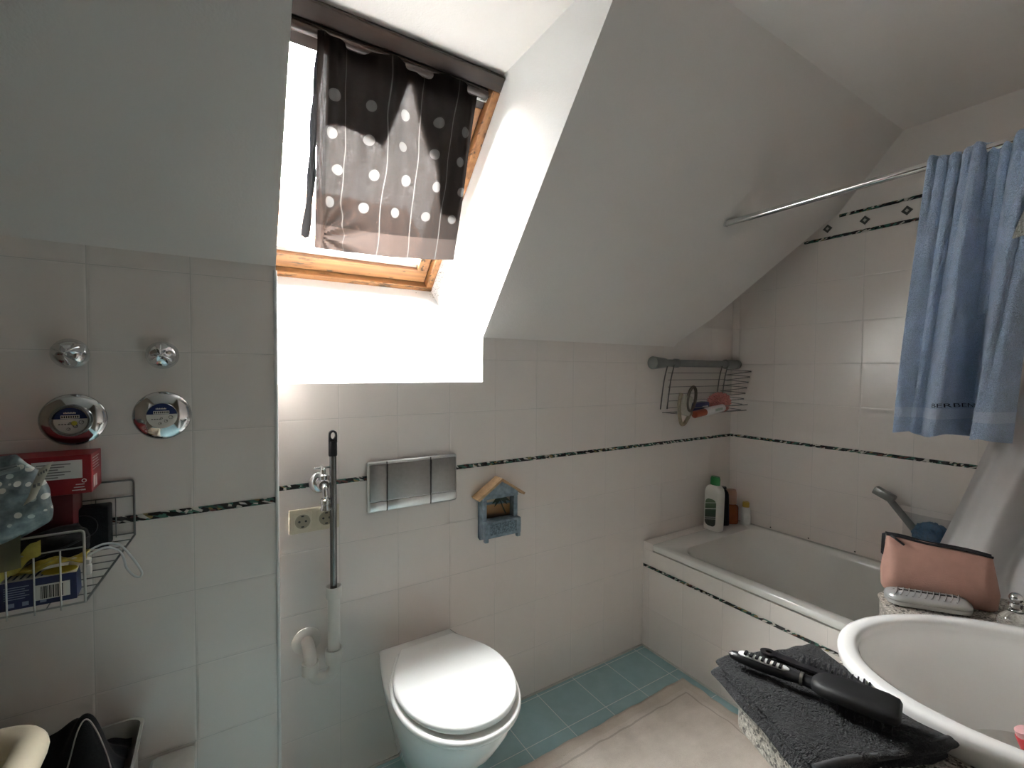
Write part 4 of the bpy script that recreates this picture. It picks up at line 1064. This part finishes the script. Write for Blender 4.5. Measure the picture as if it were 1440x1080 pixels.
TB = terry_mat('blue_terry', (.38, .49, .68), (1.262, 1.292, (.50, .59, .74)))
tw = thing('blue_towel', (RX, -1.17, 1.21), 'light blue terry towel hanging folded over the shower curtain rod', 'towel')
b = BM(); grid(b, hang(-1.075, -1.315, -1.022, -1.252, 1.212, .45, fold_blue), 110, 80)
for f in b.faces: pass
ob = sobj('cloth', b, TB, tw, auto=180)
md = ob.modifiers.new('thick', 'SOLIDIFY'); md.thickness = .007; md.offset = 0
# object-space z of the hem band is measured from the towel's base
for nd in TB.node_tree.nodes:
    if nd.type == 'MATH' and nd.operation in ('GREATER_THAN', 'LESS_THAN') and 1.2 < nd.inputs[1].default_value < 1.35: nd.inputs[1].default_value -= 1.21
tx = text('lettering', 'BERBENN', .0165, pm('navy_thread', (.012, .014, .04), .9), tw, basis((0, -1, 0), (0, 0, 1), (0, -1.150, 1.302)), .0003)
hfn = hang(-1.075, -1.315, -1.022, -1.252, 1.212, .45, fold_blue); vlen = (RZ-1.212) + .45 + PI*.022
for v_ in tx.data.vertices:                                   # the woven letters follow the fold of the cloth
    yw, zw = v_.co.y + tw.location.y, v_.co.z + tw.location.z
    lo_, hi_ = 0., 1.
    for _ in range(30):
        um = (lo_+hi_)/2
        if hfn(um, (zw-1.212)/vlen).y > yw: lo_ = um
        else: hi_ = um
    v_.co.x = hfn(um, (zw-1.212)/vlen).x - tw.location.x - .019
wt = thing('white_towel', (RX, -1.45, 1.8), 'corner of an off-white towel on the rod beside the blue towel', 'towel')
b = BM(); grid(b, hang(-1.335, -1.60, -1.262, -1.60, 1.745, .2, lambda u, h, s: (.055*h+.01*math.sin(u*14)*h) if s > 0 else 0.), 40, 40); ob = sobj('cloth', b, terry_mat('offwhite_terry', (.44, .43, .38)), wt, auto=180); ob.modifiers.new('thick', 'SOLIDIFY').thickness = .006
CURTW = sheet_mat('white_shower_curtain', (.62, .60, .60), .30, .0)
def scurt(u, v):
    z = .56 + (RZ-.02-.56)*v
    h = 1-v
    yA = -1.375 + .30*min(1, h*1.2)**1.3; yB = -1.72
    y = yA + (yB-yA)*u
    w = .010+.050*min(1, h*1.3)
    x = .742 + w*(.8)*(.75*math.sin(u*30+.6*h) + .25*math.sin(u*53+1.)) + .012*h
    x = max(x, .706)
    return Vector((x + .0*h, y, z))
sc_t = thing('shower_curtain', (.71, -1.4, .56), 'white shower curtain gathered behind the blue towel at the end of the tub', 'shower curtain')
b = BM(); grid(b, scurt, 160, 50); sobj('cloth', b, CURTW, sc_t, auto=180)
for k in range(5):
    b = BM(); y = -1.39-.075*k; add_tube(b, [(RX+.040+.054*math.cos(2*PI*j/20), y, RZ-.012+.030*math.sin(2*PI*j/20)) for j in range(20)], .002, 6, closed=True); sobj('ring', b, WHITEP, sc_t)

# ------------------------------------------------------------------ hand shower with a net sponge bag
hsx = thing('hand_shower', (1.33, -.82, .75), 'grey hand shower with a short crosswise head on the wall above the tub', 'hand shower')
MG = pm('matt_grey_metal', (.19, .185, .18), .35, .7)
b = BM(); add_tube(b, [(1.335, -.775, .846), (1.335, -.865, .735), (1.335, -.885, .712)], [.0135, .0145, .013], 14); sobj('handle', b, MG, hsx)
b = BM(); add_box(b, (1.325, -.765, .858), (.040, .080, .034), .006, Matrix.Rotation(.42, 3, 'X')); sobj('head', b, MG, hsx)
b = BM(); add_tube(b, [(1.335, -.872, .724), (1.358, -.872, .724), (1.381, -.872, .724)], [.012, .016, .024], 14); sobj('wall_holder', b, CHROME, hsx)
bs_ = thing('blue_sponge', (1.30, -.93, .68), 'blue net sponge hanging in a clear bag beside the hand shower', 'sponge')
b = BM(); bmesh.ops.create_icosphere(b, subdivisions=4, radius=1., matrix=Matrix.Identity(4))
for v in b.verts:
    n_ = v.co.normalized(); k_ = 1+.10*math.sin(n_.y*23+n_.z*11)*math.sin(n_.x*19+n_.z*17)
    v.co = Vector((1.30+n_.x*.04*k_, -.935+n_.y*.062*k_, .722+n_.z*.062*k_))
sobj('net', b, pm('blue_net', (.012, .085, .20), .8, 0, .35, 120), bs_)
b = BM(); grid(b, lambda u, v: Vector((1.248-.012*math.sin(PI*u), -.855-.155*u, .822-.165*v-.02*math.sin(PI*u)*v)), 16, 12); sobj('clear_bag', b, sheet_mat('clear_film', (.32, .34, .35), .3, .72), bs_)
b = BM()
for y in (-.245, -.437, -.640, -.845): box2(b, (Xr-.001, y-.003, .545), (Xr-.004, y+.003, .551), .001)
struct('trim_9', b, DARKGAP)

# ------------------------------------------------------------------ rug
b = BM()
def rugf(u, v):
    x = -.47+1.062*u; y = -.292-.80*v
    return Vector((x, y, .011 + .0022*math.sin(x*23+y*31) + .0015*math.sin(x*57-y*19) + .002*math.sin(y*70+x*6)))
grid(b, rugf, 90, 70); ob = sobj('bath_rug', b, rug_mat(), loc=(.06, -.69, 0)); md = ob.modifiers.new('thick', 'SOLIDIFY'); md.thickness = .0085
if True: md.offset = -1
tag(ob, 'worn beige-grey bath rug on the blue-green floor tiles', 'rug')

# ------------------------------------------------------------------ granite counter with washbasin
va = thing('vanity_counter', (0, -1.5, .0), 'speckled granite washbasin counter in front of the tub', 'counter')
ZT = .830
po_ = [(-.375, -1.118), (-.14, -1.185), (.165, -1.168), (.282, -1.103), (.46, -1.22), (.60, -1.40), (.60, YV+.012), (-.44, YV+.012), (-.462, -1.32)]
b = BM(); add_prism(b, [(x, y, ZT) for x, y in po_], (0, 0, -.060))
es = [e for e in b.edges if abs(e.verts[0].co.z-e.verts[1].co.z) < 1e-6]; ve = [e for e in b.edges if abs(e.verts[0].co.z-e.verts[1].co.z) > 1e-6]
bmesh.ops.bevel(b, geom=ve, offset=.02, segments=4, affect='EDGES', profile=.5)
es = [e for e in b.edges if abs(e.verts[0].co.z-e.verts[1].co.z) < 1e-6 and len(e.link_faces) == 2 and e.calc_face_angle(0) > 1.]
bmesh.ops.bevel(b, geom=es, offset=.004, segments=2, affect='EDGES', profile=.5)
top_o = sobj('top', b, GRANITE, va, auto=35)
b = BM(); box2(b, (-.32, -1.32, .0), (.55, YV+.004, .735), .004); obj('cabinet', b, pm('pale_cabinet', (.55, .53, .50), .4), va)
ba = thing('washbasin', (.015, -1.443, ZT), 'white oval washbasin set into the granite counter', 'washbasin')
LA = math.radians(40); eu = Vector((math.cos(LA), math.sin(LA), 0)); ev = Vector((-math.sin(LA), math.cos(LA), 0)); BC = Vector((.015, -1.443, 0))
def be(a, c_, z, n=72, off=0.): return [BC + eu*(a*math.cos(2*PI*k/n)+off) + ev*(c_*math.sin(2*PI*k/n)) + Vector((0, 0, z)) for k in range(n)]
A_, B_e = .231, .306
rs = [be(A_-.12, B_e-.14, .70), be(A_-.07, B_e-.08, .745), be(A_-.035, B_e-.04, .80), be(A_-.010, B_e-.012, .840), be(A_-.001, B_e-.001, .860), be(A_, B_e, .872), be(A_-.002, B_e-.002, .878), be(A_-.008, B_e-.008, .8805), be(A_-.022, B_e-.024, .8800), be(A_-.028, B_e-.030, .8775), be(A_-.032, B_e-.034, .872)]
for k in range(1, 13):
    t = k/12; rs.append(be((A_-.032)*(1-t**2.6)**.5+.004 if t < 1 else .03, (B_e-.034)*(1-t**2.6)**.5+.004 if t < 1 else .03, .872-.150*t))
b = BM(); rings(b, rs); sobj('bowl', b, CERAMIC, ba, auto=70)
cb_ = BM(); rings(cb_, [be(A_-.016, B_e-.018, .70), be(A_-.016, B_e-.018, .95)]); bmesh.ops.recalc_face_normals(cb_, faces=cb_.faces)
cme = bpy.data.meshes.new('cutter'); cb_.to_mesh(cme); cb_.free(); cut = bpy.data.objects.new('cutter', cme); col.objects.link(cut)
md = top_o.modifiers.new('hole', 'BOOLEAN'); md.object = cut; md.operation = 'DIFFERENCE'; md.solver = 'EXACT'
bpy.context.view_layer.update(); dg = bpy.context.evaluated_depsgraph_get(); nm = bpy.data.meshes.new_from_object(top_o.evaluated_get(dg))
top_o.modifiers.clear(); top_o.data = nm; bpy.data.objects.remove(cut)
b = BM(); add_lathe(b, [(0, .7225), (.028, .7225), (.028, .726), (.018, .724), (0, .724)], (BC.x, BC.y, 0), n=24); sobj('waste', b, CHROME, ba)

# dark towel folded on the counter's left wing
DT = terry_mat('charcoal_terry', (.030, .030, .032), sheen=0.)
dt = thing('charcoal_towel', (-.3, -1.22, ZT), 'charcoal terry towel folded flat on the granite counter under the hairbrush', 'towel')
tp4 = [Vector((-.372, -1.072, 0)), Vector((-.168, -1.150, 0)), Vector((-.246, -1.384, 0)), Vector((-.470, -1.290, 0))]
def quad(m_, k=24, r=.016):
    """rounded quad outline shrunk by m_"""
    c = sum(tp4, Vector())/4; out = []
    P4 = [c+(p-c)*(1-m_/(p-c).length) for p in tp4]
    for i in range(4):
        p0, p1, p2 = P4[i-1], P4[i], P4[(i+1) % 4]
        d1 = (p0-p1).normalized(); d2 = (p2-p1).normalized()
        a = p1+d1*r; e_ = p1+d2*r
        for j in range(6):
            t = j/5; out.append(a.lerp(p1, t).lerp(p1.lerp(e_, t), t))
        nx = P4[(i+1) % 4]; e2 = nx+(p1-nx).normalized()*r
        for j in range(1, k): out.append(e_.lerp(e2, j/k))
    return out
def towel_layer(bm, z0, z1, off, grow, last):
    rs = []; h = z1-z0
    prof = [(.030, 0), (.010, .08), (.002, .25), (0, .5), (.002, .75), (.008, .93), (.020, 1.0)]
    if last: prof += [(.045, 1.03), (.075, 1.02), (.105, 1.03), (.13, 1.0)]
    for i, (m_, t) in enumerate(prof):
        q = quad(m_-grow)
        rs.append([Vector((p.x+off[0], p.y+off[1], z0+h*t + .0022*math.sin(p.x*60+p.y*35+t*3) + .0012*math.sin(p.x*140-p.y*110))) for p in q])
    rings(bm, rs)
b = BM(); towel_layer(b, ZT+.004, ZT+.014, (-.004, .006), .0, False); towel_layer(b, ZT+.015, ZT+.024, (.0, .0), -.004, False); towel_layer(b, ZT+.025, ZT+.035, (.002, -.002), .002, True)
sobj('folded_cloth', b, DT, dt, auto=180)
b = BM(); add_tube(b, [(-.468+.248*t, -1.291-.092*t, ZT+.030+.003*math.sin(t*9)) for t in [k/20 for k in range(21)]], .0052, 10); sobj('woven_hem', b, pm('grey_hem', (.05, .05, .053), .9, 0, .2, 150), dt)

# hairbrush
ZB = ZT+.039
hb = thing('hairbrush', (-.33, -1.2, ZB), 'black paddle hairbrush with a white slotted grip lying on the charcoal towel', 'hairbrush')
h0 = Vector((-.360, -1.098, ZB+.012)); h1 = Vector((-.300, -1.332, ZB+.016)); hd = (h1-h0).normalized(); hs_ = hd.cross(Vector((0, 0, 1))).normalized()
def hpnt(t, s=0., z=0.): return h0 + (h1-h0)*t + hs_*s + Vector((0, 0, z))
HL = (h1-h0).length
def flat_loft(bm, prof, n=14):
    """prof: (t along, half width, half thickness, z offset)"""
    rings(bm, [[hpnt(t, w*math.cos(2*PI*k/n), zo + th*math.sin(2*PI*k/n)) for k in range(n)] for t, w, th, zo in prof])
b = BM(); flat_loft(b, [(0, .003, .003, 0), (.015, .008, .006, 0), (.08, .0105, .009, .0), (.25, .0115, .0105, .001), (.38, .010, .010, .002), (.45, .0085, .009, .003), (.50, .010, .009, .004), (.55, .013, .009, .004)]); sobj('grip', b, BLACKP, hb)
b = BM(); flat_loft(b, [(.07, .004, .002, .0085), (.09, .007, .0035, .0088), (.25, .0085, .004, .010), (.37, .007, .004, .0105), (.40, .003, .002, .0105)]); ins = sobj('white_insert', b, pm('white_rubber', (.70, .70, .70), .4), hb)
b = BM()
for k in range(7): t = .12+.038*k; add_box(b, hpnt(t, .0022, .0135), (.013, .0048, .0034), .0008, Matrix.Rotation(math.atan2(hs_.y, hs_.x), 3, 'Z'))
obj('slots', b, BLACKP, ins)
b = BM(); flat_loft(b, [(.465, .0105, .0105, .004), (.485, .0112, .0112, .004)]); sobj('neck_ring', b, pm('pewter_ring', (.25, .24, .22), .3, .9), hb)
b = BM(); n = 20
def sup(t, w, th, zo): return [hpnt(t, w*math.copysign(abs(math.cos(2*PI*k/n))**.6, math.cos(2*PI*k/n)), zo+th*math.copysign(abs(math.sin(2*PI*k/n))**.7, math.sin(2*PI*k/n))) for k in range(n)]
rings(b, [sup(*q) for q in ((.535, .011, .007, .006), (.56, .020, .010, .008), (.60, .027, .012, .009), (.75, .031, .013, .010), (.93, .032, .012, .010), (.985, .029, .010, .010), (1.0, .022, .006, .010))]); sobj('head', b, pm('matt_black', (.008, .008, .009), .55, 0, .2), hb, auto=60)
b = BM()
for i in range(9):
    for j in range(5):
        t = .60+.045*i; s_ = -.024+.012*j; add_tube(b, [hpnt(t, s_, -.002), hpnt(t, s_, -.014)], .0009, 5)
obj('bristles', b, BLACKP, hb)

# wide-toothed comb
cm = thing('comb', (-.26, -1.2, ZB), 'black wide-toothed comb with a hanging hole lying behind the hairbrush', 'comb')
c0 = Vector((-.290, -1.116, ZB+.001)); c1 = Vector((-.243, -1.278, ZB+.004)); cdv = (c1-c0).normalized(); csv = Vector((0, 0, 1)).cross(cdv).normalized()
if csv.x < 0: csv = -csv
def cp(t, s, z=0.): return c0+(c1-c0)*t+csv*s+Vector((0, 0, z))
b = BM(); hole = [cp(.085+.035*math.cos(2*PI*k/20), .002+.0045*math.sin(2*PI*k/20)) for k in range(20)]; hout = [cp(.085+.085*math.cos(2*PI*k/20), .002+.0115*math.sin(2*PI*k/20)) for k in range(20)]
th = Vector((0, 0, .0045)); V = rings(b, [hole, hout, [p+th for p in hout], [p+th for p in hole]], cap=False)
for k in range(20): j = (k+1) % 20; b.faces.new((V[3][k], V[3][j], V[0][j], V[0][k]))
add_prism(b, [cp(.14, -.006), cp(.35, -.009), cp(1., -.010), cp(1.01, -.002), cp(.98, .002), cp(.36, .004), cp(.30, .008), cp(.16, .010)], th); sobj('spine', b, BLACKP, cm, auto=30)
b = BM()
for k in range(13):
    t = .40+.047*k; L_ = .034-.0008*k; add_prism(b, [cp(t-.012, -.001), cp(t+.012, -.001), cp(t+.006, L_), cp(t-.006, L_)], (0, 0, .0038))
obj('teeth', b, BLACKP, cm)

# salmon cosmetic bag
SAL = pm('salmon_cloth', (.33, .185, .145), .75, 0, .06, 40, .25, 300)
cbg = thing('cosmetic_bag', (.33, -1.2, ZT), 'salmon pink cosmetic bag with black zip standing behind the basin', 'bag')
g0_ = Vector((.311, -1.103, ZT+.001)); gd = Vector((.42, -.90, 0)).normalized(); gs = Vector((.90, .42, 0)).normalized()
LBG = .215
def bgp(t, s, z): return g0_ + gd*(LBG*t) + gs*s + Vector((0, 0, z))
b = BM(); rs = []
for z, i0, i1, w, zl, zr in ((0, .02, .0, .036, 0, 0), (.004, .0, -.01, .042, 0, 0), (.04, -.005, -.02, .046, 0, 0), (.08, .01, .0, .036, 0, -.003), (.115, .03, .02, .020, .004, -.008), (.130, .04, .03, .009, .006, -.010), (.133, .04, .03, .005, .006, -.010)):
    ring = []
    L_ = LBG*(1-i0-i1); 
    for px, py in rrect(L_, 2*w, min(w*.95, .03), 6):
        t = i0 + (px+L_/2)/LBG
        bulge = 1+.10*math.sin(t*9+z*20)*(z/.13)
        ring.append(bgp(t, py*bulge+.03, z + zl*(1-t) + zr*t + .002*math.sin(t*11)*(z/.13)))
    rs.append(ring)
rings(b, rs); sobj('pouch', b, SAL, cbg, auto=80)
b = BM()
for s_ in (-.008, .008): add_tube(b, smooth_path([bgp(t, .030+s_, .134+.006*(1-t)-.010*t+.002*math.sin(t*11)) for t in (.03, .2, .4, .6, .8, .965)], 4), .0030, 8)
sobj('zip_tape', b, BLACKF, cbg)
b = BM(); add_prism(b, [bgp(.03, .028, .142), bgp(-.005, .030, .138), bgp(-.01, .032, .085), bgp(.02, .030, .08)], gs*.004); obj('zip_end', b, BLACKF, cbg)
b = BM(); add_tube(b, smooth_path([bgp(.07, .018, .140), bgp(.13, .008, .133), bgp(.19, .004, .124)], 4), .0028, 8); sobj('zip_puller', b, BLACKP, cbg)

# glasses case
gc = thing('glasses_case', (.26, -1.2, ZT), 'silver-white glasses case with embossed diagonal ribs in front of the salmon bag', 'glasses case')
k0 = Vector((.222, -1.148, ZT+.001)); kd = Vector((.60, -.80, 0)).normalized(); ks = Vector((.80, .60, 0)).normalized(); LK = .165
def kp(t, s, z): return k0+kd*(LK*t)+ks*s+Vector((0, 0, z))
SILV = pm('pearl_silver', (.52, .53, .53), .25, .55, .03)
def kring(m_, z):
    return [kp(.5+(px/LK), .030+py, z) for px, py in rrect(LK-2*m_, .060-2*m_, .024-m_*.6, 6)]
b = BM(); rings(b, [kring(.006, 0), kring(.001, .004), kring(0, .010), kring(0, .0135)]); sobj('base', b, SILV, gc)
b = BM(); rings(b, [kring(0, .0145), kring(0, .020), kring(.003, .026), kring(.010, .0305), kring(.018, .0325), kring(.026, .033)]); lid = sobj('lid', b, SILV, gc)
b = BM()
for k in range(11):
    t0 = .06+.072*k; add_tube(b, [kp(t0, .006, .0285), kp(t0+.05, .018, .0325), kp(t0+.11, .042, .0328), kp(t0+.15, .054, .0285)], .0016, 6)
sobj('ribs', b, SILV, lid)

# glass bottle with ball stopper
GL = pm('clear_glass', (.92, .94, .94), .03, 0, .01, trans=1., ior=1.45)
gb = thing('perfume_bottle', (.31, -1.335, ZT), 'small clear glass bottle with ball stopper beside the salmon bag', 'bottle')
b = BM(); add_lathe(b, [(0, .001), (.018, .001), (.026, .008), (.030, .022), (.026, .036), (.014, .046), (.0095, .052), (.0095, .058), (0, .058)], (.318, -1.338, ZT), n=32); sobj('flask', b, GL, gb)
b = BM(); add_lathe(b, [(0, .0585), (.011, .0585), (.011, .066), (0, .066)], (.318, -1.338, ZT), n=24); sobj('collar', b, CHROME, gb)
b = BM(); bmesh.ops.create_icosphere(b, subdivisions=4, radius=.0115, matrix=Matrix.Translation((.318, -1.338, ZT+.077))); sobj('ball_stopper', b, CHROME, gb)
sd = thing('soap_dish', (.33, -1.41, ZT), 'dark pierced soap dish behind the basin by the glass bottle', 'dish')
b = BM(); add_lathe(b, [(0, .001), (.03, .001), (.042, .012), (.046, .035), (.043, .036), (.038, .014), (.027, .006), (0, .006)], (.345, -1.415, ZT), n=28); sobj('bowl', b, pm('dark_glass', (.05, .045, .04), .1), sd)
# red-capped tube standing in the basin
rt = thing('red_capped_tube', (-.13, -1.45, .79), 'clear tube with a red cap at the near edge of the basin', 'tube')
b = BM(); add_tube(b, [(-.128, -1.452, .793), (-.136, -1.438, .838)], [.0145, .0125], 16); sobj('body', b, pm('milky_plastic', (.55, .52, .52), .25, 0, .05), rt)
b = BM(); add_tube(b, [(-.136, -1.438, .838), (-.140, -1.431, .860), (-.1405, -1.430, .862)], [.0135, .0135, .0125], 16); sobj('cap', b, pm('red_cap', (.30, .03, .035), .3), rt)
b = BM(); add_tube(b, [(-.1405, -1.430, .862), (-.142, -1.427, .869)], [.0115, .0105], 16); sobj('cap_top', b, pm('pink_cap_top', (.50, .28, .28), .35), rt)

# ------------------------------------------------------------------ light, world, camera
w = bpy.data.worlds.new('World'); sc.world = w; w.use_nodes = True
nt = w.node_tree; g = G(nt); bg = nt.nodes['Background']
SKY = 110.
gz = g.xyz(g.coord('Generated'))[2]
g.l(g.ramp(gz, [(0., (.68, .655, .635)), (.55, (.89, .865, .845)), (1., (.96, .945, .93))]), bg.inputs['Color']); bg.inputs['Strength'].default_value = SKY
# daylight portal on the outside of the roof window (guides sampling, gives no light of its own)
ld = bpy.data.lights.new('window_portal', 'AREA'); ld.shape = 'RECTANGLE'; ld.size = WW; ld.size_y = WL; ld.cycles.is_portal = True
lo = bpy.data.objects.new('window_portal', ld); col.objects.link(lo)
lo.matrix_world = basis(UX, WVv, wpt(WW/2, WL/2, .14)) if UX.cross(WVv).dot(WN) > 0 else basis(-UX, WVv, wpt(WW/2, WL/2, .14))

ld = bpy.data.lights.new('fill_window_portal', 'AREA'); ld.shape = 'RECTANGLE'; ld.size = R1y-R0y; ld.size_y = R1z-R0z; ld.cycles.is_portal = True
lo = bpy.data.objects.new('fill_window_portal', ld); col.objects.link(lo); lo.matrix_world = basis((0, 1, 0), (0, 0, -1), (XB-.09, (R0y+R1y)/2, (R0z+R1z)/2))
f, yaw, pitch, roll = 644.363, .56413, -.03077, .00618
cam = bpy.data.cameras.new('camera'); co_ = bpy.data.objects.new('camera', cam); col.objects.link(co_)
cy, sy, cpp, spp = math.cos(yaw), math.sin(yaw), math.cos(pitch), math.sin(pitch)
F = Vector((sy*cpp, cy*cpp, spp)); R0 = Vector((cy, -sy, 0)); U0 = R0.cross(F)
Rr = R0*math.cos(roll)+U0*math.sin(roll); Uu = -R0*math.sin(roll)+U0*math.cos(roll)
Mx = Matrix((Rr, Uu, -F)).transposed().to_4x4(); Mx.translation = Vector((-1.14036, -1.58069, 1.3975)); co_.matrix_world = Mx
cam.sensor_fit = 'HORIZONTAL'; cam.sensor_width = 36.; cam.lens = f/1440*36.; cam.clip_start = .02
sc.camera = co_
sc.view_settings.view_transform = 'Standard'; sc.view_settings.look = 'None'; sc.view_settings.gamma = 1.; sc.view_settings.use_curve_mapping = False
sc.view_settings.exposure = 1.62
c = sc.cycles
c.max_bounces = 16; c.diffuse_bounces = 10; c.glossy_bounces = 6; c.transparent_max_bounces = 24; c.transmission_bounces = 8
c.caustics_reflective = False; c.caustics_refractive = False; c.sample_clamp_indirect = 8.; c.use_denoising = True
